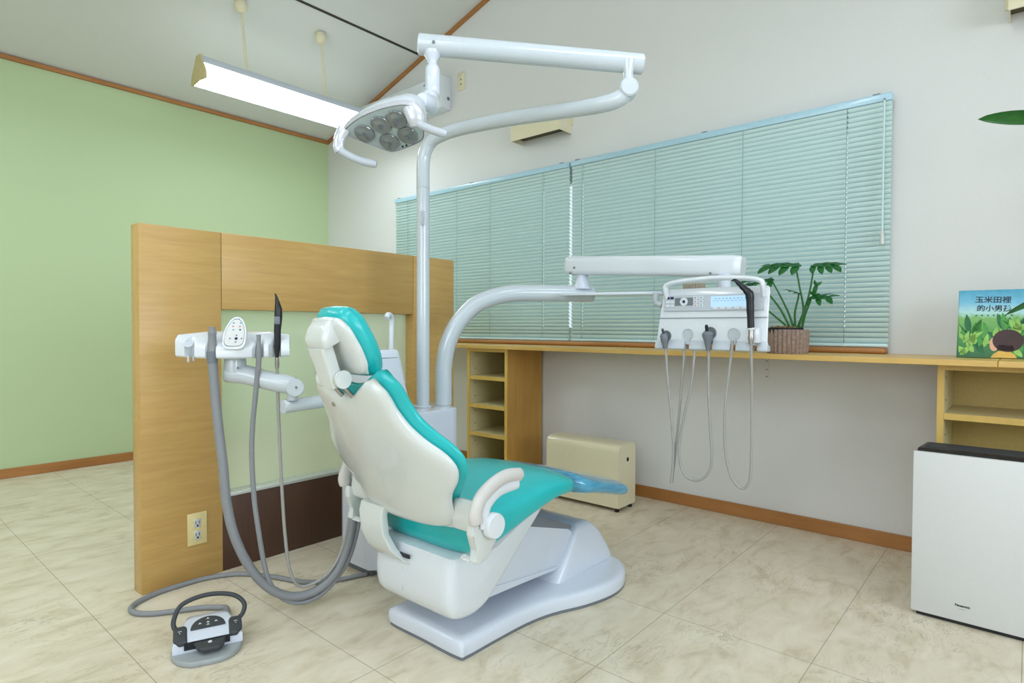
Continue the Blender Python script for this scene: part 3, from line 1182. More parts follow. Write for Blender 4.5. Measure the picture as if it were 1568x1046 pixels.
# tall plant whose leaf tips reach into the frame from the right
tp_ = thing('tall_plant', 'tall plant outside the right edge, its dark green leaf tips reaching in', 'plant', (2.74, -.36, .8375))
b = BM()
lathe(b, [(.07, 0), (.085, .04), (.095, .15), (.1, .16), (.092, .16), (.085, .145), (0, .145)], (2.74, -.36, .8375))
obj('pot', b, 'pot', tp_)
b = BM()
tube(b, spline([(2.74, -.36, .97), (2.73, -.33, 1.25), (2.69, -.27, 1.5), (2.66, -.18, 1.66), (2.64, -.10, 1.72)], 6), .007, 10)
obj('stem', b, 'stem', tp_)
for bs, d, nrm, ln, wd, dr in (((2.62, -.06, 1.622), (-.1, 1, .13), (-.85, -.05, .5), .212, .033, -.06),
                               ((2.63, -.03, 1.755), (0, -.05, -1), (-1, -.3, .1), .12, .012, .1),
                               ((2.63, -.09, 1.75), (-.2, .1, .9), (-.6, .6, .2), .2, .03, .2),
                               ((2.62, -.1, 1.08), (-.2, 1, -.5), (-.6, .2, .8), .19, .018, .05),
                               ((2.70, -.3, 1.42), (.2, -.9, .3), (-.3, .3, .9), .25, .04, .3),
                               ((2.72, -.33, 1.2), (-.3, -.8, .5), (-.3, .4, .9), .25, .04, .3)):
    b = BM()
    d = Vector(d).normalized()
    nrm = Vector(nrm)
    nrm = (nrm - d * nrm.dot(d)).normalized()
    blade(b, bs, d, d.cross(nrm), nrm, ln, wd, dr, 10)
    o = obj('leaf', b, 'leaf2', tp_)
    md = o.modifiers.new('thick', 'SOLIDIFY')
    md.thickness = .0008
b = BM()
tube(b, spline([(2.73, -.33, 1.15), (2.69, -.24, 1.14), (2.64, -.14, 1.10), (2.62, -.1, 1.08)], 5), .004, 8)
obj('stem', b, 'stem', tp_)
b = BM()
tube(b, spline([(2.64, -.10, 1.715), (2.632, -.06, 1.74), (2.63, -.03, 1.755), (2.625, -.045, 1.66), (2.62, -.06, 1.655)], 5), .004, 8)
obj('stem', b, 'stem', tp_)

# ------------------------------------------------------------------ dental chair
YC = 1.36
ch = thing('dental_chair', 'teal and white dental chair on a floor plate in the middle of the room', 'dental chair', (1.5, YC, 0))


def outline_base(k, z):
    """plan outline of the base plate, inset k"""
    half = [(1.172 + k, .0), (1.172 + k, .150 - k), (1.195 + k, .168 - k), (1.30, .170 - k), (1.45, .176 - k), (1.56, .198 - k), (1.68, .246 - k), (1.80, .272 - k),
            (1.90, .262 - k), (1.98, .215 - k), (2.03 - k, .14), (2.045 - k, .0)]
    pts = spline([(x, y, z) for x, y in half], 4)
    L = [(p.x, YC - p.y, z) for p in pts]
    Rr = [(p.x, YC + p.y, z) for p in pts[1:-1]][::-1]
    return L + Rr


b = BM()
loft(b, [outline_base(.004, .0), outline_base(.004, .010)])
bp_ = BM()
loft(bp_, [outline_base(.012, .0102), outline_base(.001, .012), outline_base(0, .018), outline_base(0, .040), outline_base(.004, .050), outline_base(.014, .056), outline_base(.03, .058)])
bpo = obj('base_plate', bp_, 'unit', ch, angle=60)
obj('rubber_skirt', b, 'midgrey', bpo)

# front hood over the lift arm
b = BM()
rings = []
for z, x0, x1, hw in ((.0585, 1.65, 2.02, .150), (.075, 1.66, 2.015, .150), (.12, 1.70, 1.985, .146), (.17, 1.745, 1.945, .140), (.205, 1.775, 1.905, .134), (.222, 1.80, 1.88, .120), (.226, 1.82, 1.86, .10)):
    cx_, hx = (x0 + x1) / 2, (x1 - x0) / 2
    rings.append([(x, y, z) for x, y in superring(cx_, YC, hx, hw, 11, 48)])
loft(b, rings)
obj('hood', b, 'unit', ch, angle=50)

# parallel lift arm
b = BM()
prism(b, [(1.20, .115), (1.30, .120), (1.70, .088), (1.79, .20), (1.755, .224), (1.52, .325), (1.38, .35)], (0, YC - .118, 0), (1, 0, 0), (0, 0, 1), (0, .236, 0), .008, 3)
la = obj('lift_arm', b, 'unit', ch)
b = BM()
prism(b, [(1.50, .2945), (1.765, .2175), (1.775, .229), (1.52, .334)], (0, YC - .122, 0), (1, 0, 0), (0, 0, 1), (0, .244, 0), .004, 2)
obj('top_cover', b, 'midgrey', la)
b = BM()
prism(b, [(1.29, .1185), (1.72, .098), (1.725, .102), (1.30, .148)], (0, YC - .1225, 0), (1, 0, 0), (0, 0, 1), (0, .245, 0), .002, 2)
obj('lower_cover', b, 'unit', la)

# seat cowl
b = BM()
prof = [(1.135, .300), (1.122, .235), (1.124, .165), (1.145, .128), (1.19, .116), (1.245, .120), (1.30, .150), (1.43, .262), (1.575, .385), (1.54, .392), (1.40, .368), (1.26, .318)]
pr = spline([(x, 0, z) for x, z in prof + prof[:1]], 3)[:-1]
rings = []
for t, sc_ in ((-1, .80), (-.985, .90), (-.95, .96), (-.88, .99), (-.75, 1), (-.4, 1), (.4, 1), (.75, 1), (.88, .99), (.95, .96), (.985, .90), (1, .80)):
    cx_, cz_ = 1.29, .265
    rings.append([(cx_ + (p.x - cx_) * sc_, YC + t * .172, cz_ + (p.z - cz_) * sc_) for p in pr])
loft(b, rings)
cw_ = obj('seat_cowl', b, 'white', ch, angle=50)
b = BM()
prism(b, [(-.001, .0), (-.001, .07), (.001, .07), (.001, 0)], (1.1215, YC + .03, .165), (0, 1, 0), (0, 0, 1), (.002, 0, 0))
obj('seam', b, 'lightgrey', cw_)

# grey underlay between cowl and seat
b = BM()
rings = []
for x, z0, z1, hw in ((1.18, .277, .295, .15), (1.21, .272, .30, .18), (1.30, .288, .335, .19), (1.42, .33, .378, .185), (1.54, .36, .395, .16), (1.60, .368, .392, .12)):
    rings.append([(x, y, z) for y, z in superring(YC, (z0 + z1) / 2, hw, (z1 - z0) / 2, 4, 28)])
loft(b, rings)
obj('seat_pan', b, 'lightgrey', ch)

# seat cushion running into the leg rest
SEAT = [(1.158, .402, .352, .150), (1.160, .420, .325, .190), (1.172, .432, .302, .216), (1.20, .438, .296, .232), (1.25, .440, .308, .240), (1.33, .452, .336, .243), (1.42, .465, .362, .243),
        (1.52, .470, .388, .241), (1.60, .461, .392, .238), (1.665, .445, .383, .235)]
LEG = [(1.655, .450, .379, .238), (1.74, .427, .362, .236), (1.84, .402, .340, .233), (1.93, .377, .316, .230), (1.975, .366, .305, .228), (1.988, .362, .305, .226), (1.996, .355, .309, .218), (1.998, .348, .315, .20)]


def seat_rings(tab, n=3.6):
    out = []
    for x, zt, zb, hw in tab:
        rg = []
        for y, z in superring(0, 0, 1, 1, n, 44):
            crown = .010 * (1 - y * y) if z > 0 else 0
            rg.append((x, YC + y * hw, (zt + zb) / 2 + z * (zt - zb) / 2 + crown))
        out.append(rg)
    return out


b = BM()
loft(b, seat_rings(SEAT))
obj('seat_cushion', b, 'teal', ch, sub=1, angle=80)
b = BM()
loft(b, seat_rings(LEG))
obj('leg_rest_cover', b, 'film', ch, sub=1, angle=80)['label'] = 'blue leg rest end under a clear plastic cover'

# backrest
BD = Vector((-.2, 0, .38)).normalized()
BF = Vector((BD.z, 0, -BD.x))
BP = Vector((1.10, YC, .41))


def back_surf(s, y, o):
    return BP + BD * s + Vector((0, y, 0)) + BF * (.04 * (y / .28) ** 2 + o)


HW = [(-.03, .200), (0.0, .205), (.056, .208), (.081, .216), (.106, .233), (.135, .260), (.171, .272), (.203, .266), (.235, .238), (.27, .200), (.314, .173), (.358, .159), (.408, .157), (.44, .144), (.46, .132)]
TOP = [(0, .396), (.03, .40), (.06, .42), (.10, .443), (.135, .452), (.2, .452)]
HWC = [(.02, .18), (.06, .21), (.10, .238), (.135, .262), (.171, .274), (.203, .268), (.235, .243), (.27, .210), (.314, .184), (.358, .174), (.408, .172), (.44, .158), (.47, .142)]
TOPC = [(0, .412), (.04, .416), (.08, .437), (.12, .456), (.2, .461)]
b = BM()
pillow(b, back_surf, lambda s: interp(HW, s), -.026, lambda y: interp(TOP, y), .003, .019, 12)
bs_ = obj('backrest_shell', b, 'shell', ch, sub=1, angle=180)
b = BM()
pillow(b, back_surf, lambda s: interp(HWC, s), .015, lambda y: interp(TOPC, y), .036, .028, 4)
obj('backrest_cushion', b, 'teal', ch, sub=1, angle=180)
b = BM()
c0 = back_surf(.372, .065, -.0155)
lathe(b, [(.0065, 0), (.0065, .003), (.004, .004), (0, .0035)], c0, -BF, 14)
obj('screw', b, 'chrome', bs_)

# rear support strap from shell to cowl
b = BM()
rings = []
for (x, z), y0, y1 in zip([(1.096, .412), (1.088, .385), (1.090, .33), (1.104, .285), (1.122, .258), (1.15, .245)], (.072, .072, .066, .045, .010, -.02), (.184, .183, .178, .166, .14, .09)):
    cy_ = YC + (y0 + y1) / 2
    hw = (y1 - y0) / 2
    rings.append([(x + px_, yy, z) for yy, px_ in superring(cy_, 0, hw, .012, 14, 40)])
loft(b, rings)
obj('support_strap', b, 'shell', ch, angle=50)
b = BM()
box(b, 1.1165, 1.121, YC - .005, YC + .045, .268, .279)
obj('vent_slot', b, 'black', cw_)

# headrest
HD = Vector((-.075, 0, .14)).normalized()
HF = Vector((HD.z, 0, -HD.x))
HP = Vector((.910, YC, .812))


def head_surf(s, y, o):
    return HP + HD * s + Vector((0, y, 0)) + HF * (o + .012 * (y / .13) ** 2)


HH = [(0, .078), (.03, .088), (.07, .091), (.12, .085), (.155, .073), (.17, .064)]
b = BM()
pillow(b, head_surf, lambda s: interp(HH, s), .0, lambda y: interp([(0, .168), (.045, .165), (.09, .153)], y), .014, .013, 8, 22, 22)
hs_ = obj('headrest_shell', b, 'shell', ch, sub=1, angle=180)
b = BM()
pillow(b, head_surf, lambda s: interp(HH, s) + .004, -.022, lambda y: interp([(0, .180), (.045, .177), (.09, .164)], y), .048, .036, 4, 22, 22)
obj('headrest_cushion', b, 'teal', ch, sub=1, angle=180)
b = BM()   # upper cap of the slide
rings = []
for s, oo, hw in ((.104, -.036, .043), (.110, -.040, .045), (.132, -.036, .045), (.152, -.016, .042), (.162, .002, .036)):
    rings.append([head_surf(s + ds, yy, 0) + HF * (oo / 2 + .004 + px_) - HF * (.012 * (yy / .13) ** 2) for (yy, px_), ds in [(q, 0) for q in superring(0, 0, hw, abs(oo / 2 - .004) + .004, 7, 28)]])
loft(b, rings)
obj('slide_cap', b, 'shell', ch, angle=50)
b = BM()   # slide arm
rings = []
for s, oo, hw in ((-.002, -.040, .027), (.001, -.043, .030), (.03, -.040, .031), (.108, -.030, .036)):
    rings.append([head_surf(s, yy, oo + px_) - HF * (.012 * (yy / .13) ** 2) for yy, px_ in superring(0, 0, hw, .018, 7, 28)])
loft(b, rings)
sa_ = obj('slide_arm', b, 'shell', ch, angle=50)
for sg in (-1, 1):
    b = BM()
    lathe(b, [(.0, .0), (.021, 0), (.0235, .003), (.0235, .014), (.0, .014)] if sg > 0 else [(0, 0), (.0235, 0), (.0235, .011), (.021, .014), (0, .014)],
          head_surf(.014, sg * .0315 if sg > 0 else -.0455, -.036) - HF * .0, (0, 1, 0), 28)
    obj('tilt_knob', b, 'shell', sa_)
for yy in (-.022, .024):
    b = BM()
    tube(b, [head_surf(.006, yy, -.036), back_surf(.372, yy, .006)], .0062, 12)
    obj('post', b, 'chrome', sa_)


# armrests
def armrest(sg):
    """sg -1: near side, +1: far side"""
    y = lambda v: YC + sg * v
    at_ = BM()
    # side bracket from the shell
    prism(at_, [(1.110, .402), (1.104, .440), (1.112, .488), (1.150, .478), (1.162, .415), (1.14, .395)], (0, y(.188), 0), (1, 0, 0), (0, 0, 1), (0, sg * .084, 0), .012, 4)
    br = obj('armrest_bracket', at_, 'shell', ch, angle=60)
    q = BM()
    pth = spline([(1.104, y(.292), .436), (1.098, y(.292), .462), (1.116, y(.292), .498), (1.160, y(.291), .524), (1.220, y(.289), .538), (1.288, y(.287), .531)], 7)
    n_ = len(pth)
    tube(q, pth, [.021 * (1 - .12 * k / n_) if 1 < k < n_ - 2 else (.012 if k in (0, n_ - 1) else .019) for k in range(n_)], 18, flat=(.78, 1.0))
    obj('armrest_pad', q, 'pad', br, angle=70)
    q = BM()
    pth = spline([(1.134, y(.292), .420), (1.132, y(.292), .455), (1.150, y(.292), .485), (1.195, y(.291), .507), (1.268, y(.289), .511)], 6)
    tube(q, pth, [.014] * len(pth), 14, flat=(.55, 1.2))
    obj('armrest_rail', q, 'white', br)
    q = BM()
    lathe(q, [(0, 0), (.030, 0), (.034, .004), (.034, .020), (.031, .024), (0, .025)], (1.160, y(.287), .420), (0, sg, 0), 32)
    obj('pivot_cap', q, 'white', br)
    q = BM()
    prism(q, [(1.095, .44), (1.175, .410), (1.190, .372), (1.150, .330), (1.120, .322), (1.100, .335), (1.118, .36), (1.092, .405)], (0, y(.262), 0), (1, 0, 0), (0, 0, 1), (0, sg * .024, 0), .006, 3)
    obj('side_wing', q, 'shell', br)
    q = BM()
    prism(q, [(1.104, .330), (1.146, .316), (1.156, .326), (1.12, .340)], (0, y(.225), 0), (1, 0, 0), (0, 0, 1), (0, sg * .040, 0), .004, 2)
    obj('under_brace', q, 'shell', br)


armrest(-1)
armrest(1)

# ------------------------------------------------------------------ water unit beside the chair
un = thing('dental_unit', 'white dental water unit cabinet standing between the chair and the partition', 'dental unit', (1.58, 1.95, 0))
b = BM()


def trap(x0, x1, x1b, y0, y1, rad=.02):
    return [(x0, y0), (x1, y0), (x1b, y1), (x0, y1)]


pts = [(1.335, 1.86), (1.36, 1.832), (1.40, 1.826), (1.745, 1.826), (1.774, 1.837), (1.858, 2.02), (1.858, 2.04), (1.83, 2.06), (1.40, 2.06), (1.35, 2.05), (1.335, 2.02)]
prism(b, pts, (0, 0, .03), (1, 0, 0), (0, 1, 0), (0, 0, .573), .006, 3)
obj('cabinet', b, 'unit', un)
b = BM()
prism(b, [(1.36, 1.87), (1.74, 1.87), (1.82, 2.02), (1.36, 2.02)], (0, 0, 0), (1, 0, 0), (0, 1, 0), (0, 0, .03))
obj('plinth', b, 'midgrey', un)
b = BM()
loft(b, [[(x, y, z) for x, y in superring((x0 + x1) / 2, 1.925, (x1 - x0) / 2, hy, 8, 40)] for z, x0, x1, hy in ((.604, 1.345, 1.535, .095), (.70, 1.345, 1.513, .09), (.824, 1.345, 1.486, .082))])
tw = obj('bowl_tower', b, 'unit', un)
b = BM()
loft(b, [[(x, y, z) for x, y in superring((x0 + x1) / 2, 1.925, (x1 - x0) / 2, hy, 8, 40)] for z, x0, x1, hy in ((.8265, 1.345, 1.486, .082), (.85, 1.35, 1.48, .079), (.856, 1.356, 1.474, .073))])
obj('tower_cap', b, 'unit', tw)
b = BM()
tube(b, spline([(1.520, 1.955, .604), (1.520, 1.955, .90), (1.522, 1.955, .955), (1.516, 1.95, .982), (1.500, 1.94, .992), (1.483, 1.93, .990), (1.474, 1.925, .978)], 6), .0105, 14)
obj('cup_filler', b, 'white', un)

# ------------------------------------------------------------------ operating light on its pole
ol = thing('operating_light', 'white dental operating light on a jointed arm and tall pole', 'dental light', (1.688, 1.955, .603))
b = BM()
lathe(b, [(.038, 0), (.038, .004), (.03, .008), (.0275, .009), (.0275, .93)], (1.688, 1.955, .6035))
pl_ = obj('pole', b, 'pipe', ol)
b = BM()
lathe(b, [(.0285, 0), (.0285, .003)], (1.688, 1.955, 1.53))
obj('collar', b, 'lightgrey', pl_)
b = BM()
box(b, 1.66, 1.672, 1.925, 1.937, 1.37, 1.43, .003)
obj('switch_strip', b, 'lightgrey', pl_)
b = BM()
pth = spline([(1.688, 1.955, 1.5335), (1.688, 1.955, 1.62), (1.690, 1.948, 1.672), (1.695, 1.918, 1.718), (1.704, 1.865, 1.738), (1.715, 1.76, 1.746), (1.735, 1.56, 1.740), (1.743, 1.36, 1.722), (1.747, 1.17, 1.702), (1.748, 1.09, 1.697), (1.757, 1.045, 1.706), (1.772, 1.028, 1.728)], 7)
tube(b, pth, .0275, 22)
lo = obj('lower_arm', b, 'pipe', ol)
b = BM()
lathe(b, [(0, -.034), (.026, -.033), (.031, -.028), (.031, .028), (.026, .033), (0, .034)], (1.772, 1.024, 1.732), (-.75, -.62, 0), 26)
obj('elbow_joint', b, 'pipe', lo)
b = BM()
lathe(b, [(.017, 0), (.017, .055), (.03, .085), (.03, .09)], (1.772, 1.024, 1.735), (0, 0, 1), 22)
obj('elbow_neck', b, 'pipe', lo)
# upper arm
A0, A1 = Vector((1.325, 1.558, 1.884)), Vector((1.813, .990, 1.820))
b = BM()
dv = (A1 - A0).normalized()
tube(b, [A0, A0 + dv * .003, A0 + dv * .02, A0 + dv * .021, A1 - dv * .03, A1 - dv * .004, A1], [.030, .0345, .0345, .0345, .033, .033, .029], 28)
ua = obj('upper_arm', b, 'pipe', ol)
for P_ in (A0 + dv * .055, A1 - dv * .055):
    b = BM()
    nrm_ = Vector((-.76, -.65, 0))
    lathe(b, [(.0055, 0), (.0055, .003)], P_ + nrm_ * .0335 - Vector((0, 0, .004)), nrm_, 14)
    obj('screw', b, 'midgrey', ua)
NK = Vector((1.355, 1.522, 0))
b = BM()
lathe(b, [(.030, .0), (.028, -.012), (.016, -.030), (.015, -.042), (.021, -.048), (.0245, -.058), (.0245, -.135), (.020, -.15), (0, -.152)], (NK.x, NK.y, 1.858), (0, 0, 1), 26)
nk = obj('neck', b, 'unit', ol)
b = BM()
tube(b, spline([(NK.x, NK.y, 1.735), (NK.x - .006, NK.y - .004, 1.71), (1.325, 1.497, 1.694), (1.300, 1.480, 1.684)], 5), [.0245] * 15 + [.02], 20)
obj('neck_elbow', b, 'unit', nk)
# head
LC = Vector((1.183, 1.528, 1.551))
LN = Vector((-.46, -.26, -.849)).normalized()
LX = Vector((.697, -.698, -.164)).normalized()
LY = LN.cross(LX).normalized()
hpts = [(-.152, -.035), (-.133, -.008), (-.099, .030), (-.06, .062), (-.01, .094), (.047, .118), (.086, .108), (.105, .075), (.108, .033), (.104, -.005), (.063, -.043), (.016, -.076), (-.008, -.080), (-.06, -.069), (-.111, -.056), (-.140, -.047)]
hs2 = [(p.x, p.y) for p in spline([(x, y, 0) for x, y in hpts + hpts[:1]], 4)[:-1]]


def head_ring(sc_, up, sx=0, sy=0):
    return [LC + LX * (x * sc_ + sx) + LY * (y * sc_ + sy) - LN * up for x, y in hs2]


b = BM()
loft(b, [head_ring(.965, .008), head_ring(.985, .0), head_ring(1.0, .0), head_ring(1.01, .012), head_ring(1.0, .020)])
hd_ = obj('light_head', b, 'silver', ol, angle=50)
b = BM()
loft(b, [head_ring(1.0, .0205), head_ring(1.0, .030, .0, .001), head_ring(.95, .046, .004, .003), head_ring(.84, .066, .010, .008), head_ring(.66, .082, .016, .014), head_ring(.42, .092, .024, .02), head_ring(.15, .095, .03, .024)])
obj('top_shell', b, 'pipe', hd_, angle=70)
b = BM()
loft(b, [head_ring(.955, .012), head_ring(.955, .002)])
obj('lens_plate', b, 'lensplate', hd_, angle=50)
for lx, ly in ((-.080, -.022), (-.027, .024), (.022, .058), (-.002, -.038), (.056, .003)):
    b = BM()
    lathe(b, [(.031, 0), (.0325, .004), (.031, .0065), (.027, .006), (.016, .009), (0, .0115)], LC + LX * lx + LY * ly - LN * .001, LN, 30)
    ln_ = obj('lens', b, 'lens', hd_)
    b = BM()
    lathe(b, [(.006, 0), (.0065, .002), (0, .004)], LC + LX * lx + LY * ly + LN * .011, LN, 14)
    obj('bulb', b, 'midgrey', ln_)
b = BM()
for lx, ly in ((.040, -.048), (.052, -.040)):
    lathe(b, [(.003, 0), (.003, .003)], LC + LX * lx + LY * ly - LN * .0012, LN, 10)
obj('sensor', b, 'black', hd_)


def lp3(x, y, up):
    return LC + LX * x + LY * y - LN * up


# handle towards the right, with its cover, and the handle at the left
b = BM()
tube(b, spline([lp3(.060, .105, .014), lp3(.082, .090, -.012), lp3(.090, .072, -.030)], 5), [.020, .021, .022, .022, .022, .022, .022, .021, .020, .018, .016], 18, flat=(1.25, .8))
hc_ = obj('handle_cover', b, 'silver', ol)
b = BM()
tube(b, spline([lp3(.080, .082, -.020), lp3(.112, .080, -.034), lp3(.150, .082, -.046), lp3(.185, .086, -.056)], 5), [.0125] * 14 + [.011, .008], 16)
obj('handle_grip', b, 'lightgrey', hc_)
b = BM()
tube(b, spline([lp3(-.146, -.030, .012), lp3(-.158, -.050, -.012), lp3(-.156, -.060, -.040), lp3(-.148, -.066, -.052)], 5), [.016, .017, .017, .016, .016, .015, .015, .014, .014, .014, .014, .014, .014, .013, .013, .012], 18, flat=(1.3, .75))
hc2 = obj('handle_cover', b, 'silver', ol)
b = BM()
tube(b, spline([lp3(-.150, -.064, -.050), lp3(-.110, -.074, -.060), lp3(-.07, -.078, -.066), lp3(-.03, -.078, -.068)], 5), [.0125] * 14 + [.0115, .009], 16)
obj('handle_grip', b, 'lightgrey', hc2)
# yoke between neck and head
b = BM()
yk = [Vector(p) for p in ((1.337, 1.500, 1.672), (1.308, 1.482, 1.664), (1.270, 1.452, 1.650), (1.228, 1.430, 1.640))]
tube(b, spline(yk, 6), [.020, .026, .031, .034, .036, .036, .036, .035, .034, .033, .032, .031, .03, .03, .03, .029, .028, .026, .022], 20, flat=(.95, .8))
obj('yoke', b, 'unit', ol)

# ------------------------------------------------------------------ delivery console on its arm
dc = thing('delivery_console', 'white instrument console with control panel on a curved arm near the window', 'dental console', (1.805, 1.954, .603))
b = BM()
tube(b, spline([(1.805, 1.954, .6035), (1.805, 1.954, .70), (1.808, 1.955, .775), (1.822, 1.942, .875), (1.858, 1.912, .968), (1.925, 1.860, 1.050), (2.02, 1.776, 1.092), (2.13, 1.682, 1.099), (2.24, 1.588, 1.099), (2.318, 1.520, 1.099)], 7), .0375, 24)
pa = obj('curved_arm', b, 'pipe', dc)
b = BM()
lathe(b, [(.0375, 0), (.033, .012), (.0, .016)], (2.318, 1.520, 1.099), (.64, -.77, 0), 24)
obj('end_cap', b, 'pipe', pa)
b = BM()
lathe(b, [(.046, 0), (.034, .018), (.028, .05), (.026, .075), (.034, .09), (.034, .094)], (2.279, 1.545, 1.118), (0, 0, 1), 24)
obj('swivel_neck', b, 'unit', dc)
# balanced upper arm
D0, D1 = Vector((2.266, 1.615, 1.229)), Vector((2.287, .822, 1.176))
dd = (D1 - D0).normalized()
b = BM()
rings = []
Lq = (D1 - D0).length
side = dd.cross(Vector((0, 0, 1))).normalized()
upv = side.cross(dd)
for s, k in ((0, .80), (.008, .93), (.025, 1), (Lq - .03, 1), (Lq - .01, .95), (Lq, .84)):
    rings.append([D0 + dd * s + side * a + upv * c_ for a, c_ in superring(0, 0, .036 * k, .042 * k * (1 - .0 * s), 4, 32)])
loft(b, rings)
ba = obj('balance_arm', b, 'white', dc, angle=50)
for s, dz_ in ((.06, -.012), (.04, -.036), (Lq - .11, -.030)):
    b = BM()
    lathe(b, [(.005, 0), (.005, .0025)], D0 + dd * s - side * -.0 + upv * dz_ + Vector((-.036, 0, 0)), (-1, 0, 0), 12)
    obj('screw', b, 'midgrey', ba)
b = BM()
lathe(b, [(.03, 0), (.024, -.03), (.024, -.10)], (2.265, .885, 1.15), (0, 0, 1), 22)
obj('console_neck', b, 'unit', dc)
# tray under the arm
b = BM()
prism(b, [(2.132, 1.555), (2.150, 1.570), (2.33, 1.56), (2.45, 1.23), (2.44, 1.20), (2.30, 1.160), (2.285, 1.17)], (0, 0, 1.083), (1, 0, 0), (0, 1, 0), (0, 0, .013), .003, 2)
obj('tray', b, 'pipe', dc)



def roundpoly(pts, rad, z, k=5):
    out = []
    n = len(pts)
    for i in range(n):
        p0, p, p1 = (Vector((*pts[j % n], 0)) for j in (i - 1, i, i + 1))
        a = p + (p0 - p).normalized() * rad
        c = p + (p1 - p).normalized() * rad
        for q in range(k + 1):
            t = q / k
            v = a * (1 - t) ** 2 + p * 2 * t * (1 - t) + c * t * t
            out.append((v.x, v.y, z))
    return out


# console body: front face near x = 2.10
cy0, cy1 = .668, 1.083          # right and left ends
b = BM()
rings = []
for z, xf, xb, ya, yb in ((.884, 2.100, 2.185, cy0, cy1), (.905, 2.100, 2.19, cy0, cy1 - .001), (.985, 2.102, 2.20, cy0 - .001, cy1 - .010), (1.068, 2.108, 2.19, cy0 - .004, cy1 - .022), (1.083, 2.113, 2.18, cy0 - .002, cy1 - .026), (1.090, 2.125, 2.17, cy0 + .008, cy1 - .036)):
    rings.append(roundpoly([(xf, ya), (xb, ya + .075), (xb, yb - .03), (xf, yb)], .009, z))
loft(b, rings)
cb = obj('console_body', b, 'white', dc, angle=40)
b = BM()
box(b, 2.0985, 2.103, cy0 + .004, cy1 - .012, .9795, .9815)
obj('seam', b, 'midgrey', cb)
b = BM()   # lower holder lip, notched between the holders
yn = [1.040, .955, .869, .785, .712]
edges = [cy1 + .0] + [v for y in yn for v in (y + .009, y - .009)] + [cy0]
for k in range(0, len(edges), 2):
    ya, yb = edges[k + 1], edges[k]
    prism(b, [(2.0985, .900), (2.086, .870), (2.088, .864), (2.125, .864), (2.125, .8835), (2.1, .8835)], (0, ya, 0), (1, 0, 0), (0, 0, 1), (0, yb - ya, 0), .003, 2)
obj('holder_lip', b, 'lightgrey', dc)
# carrying handle
b = BM()
hp_ = spline([(2.107, 1.040, 1.055), (2.092, 1.041, 1.085), (2.090, 1.034, 1.104), (2.090, .985, 1.114), (2.089, .860, 1.121), (2.090, .745, 1.115), (2.090, .695, 1.105), (2.092, .686, 1.088), (2.107, .687, 1.055)], 6)
tube(b, hp_, .0115, 14, flat=(1.2, .8))
obj('handle', b, 'white', dc)
# control panel
b = BM()
box(b, 2.0975, 2.106, .684, 1.050, 1.006, 1.064, .001, 1)
cpn = obj('control_panel', b, 'lightgrey', dc)
b = BM()
box(b, 2.096, 2.0975, .729, .868, 1.018, 1.057)
obj('lcd_screen', b, 'lcd', cpn, smooth=False)
b = BM()
for k in range(9):
    box(b, 2.0955, 2.096, .852 - k * .013 - .006, .852 - k * .013, 1.047, 1.0495)
    box(b, 2.0955, 2.096, .860 - k * .013 - .008, .860 - k * .013, 1.0395, 1.041)
obj('lcd_text', b, 'label_teal', cpn, smooth=False)
for k in range(5):
    b = BM()
    yc_ = .852 - k * .0255
    box(b, 2.0958, 2.0972, yc_ - .009, yc_ + .009, 1.011, 1.0195, .0005, 1)
    obj('soft_key', b, 'white', cpn)
for yc_, zc, m_ in ((1.034, 1.055, 'navy'), (1.017, 1.055, 'navy'), (1.034, 1.040, 'white'), (1.017, 1.040, 'white'), (1.034, 1.026, 'white'), (1.017, 1.026, 'white')):
    b = BM()
    box(b, 2.0955, 2.0972, yc_ - .007, yc_ + .007, zc - .0045, zc + .0045, .0006, 1)
    obj('button', b, m_, cpn)
b = BM()
box(b, 2.0966, 2.0974, .935, 1.006, 1.026, 1.055)
obj('dial_ground', b, 'midgrey', cpn)
b = BM()
lathe(b, [(.016, 0), (.016, .0012), (0, .0015)], (2.0966, .970, 1.0405), (-1, 0, 0), 8)
dl = obj('dial', b, 'white', cpn)
b = BM()
lathe(b, [(.0058, 0), (.005, .0015), (0, .002)], (2.0952, .970, 1.0405), (-1, 0, 0), 16)
obj('dial_button', b, 'navy', dl)
for yc_, zc, m_ in ((.926, 1.054, 'label_grey'), (.904, 1.054, 'label_teal'), (.926, 1.040, 'label_red'), (.904, 1.040, 'label_teal'), (.926, 1.026, 'label_red'), (.904, 1.026, 'label_teal')):
    b = BM()
    box(b, 2.096, 2.0972, yc_ - .008, yc_ + .008, zc - .0055, zc + .0055, .0005, 1)
    kb = obj('button', b, 'white', cpn)
    b = BM()
    box(b, 2.0956, 2.096, yc_ - .003, yc_ + .003, zc - .002, zc + .002)
    obj('mark', b, m_, kb, smooth=False)
# holder sockets
for k, (yc_, zc, rr_) in enumerate(((1.040, .914, .020), (.954, .921, .021), (.869, .926, .022), (.785, .922, .0225))):
    b = BM()
    lathe(b, [(rr_, 0), (rr_, .003), (rr_ - .003, .0035), (rr_ - .004, .001), (0, .0005)], (2.1002, yc_, zc), (-1, 0, 0), 28)
    box(b, 2.096, 2.1002, yc_ - .0085, yc_ + .0085, .885, zc - rr_ * .6)
    obj('holder_socket', b, 'midgrey' if k in (0, 2) else 'lightgrey', dc)
b = BM()
box(b, 2.072, 2.0995, .690, .736, .893, .944, .003)
obj('holder_block', b, 'white', dc)
b = BM()
box(b, 2.16, 2.185, .925, 1.005, 1.0905, 1.112, .002)
for k in range(6):
    box(b, 2.1585, 2.16, .93 + k * .012, .938 + k * .012, 1.096, 1.108)
obj('vent_block', b, 'taupe', dc)
b = BM()
tube(b, [(2.15, 1.085, 1.03), (2.15, 1.108, 1.04), (2.15, 1.112, 1.062), (2.15, 1.112, 1.082)], .012, 12)
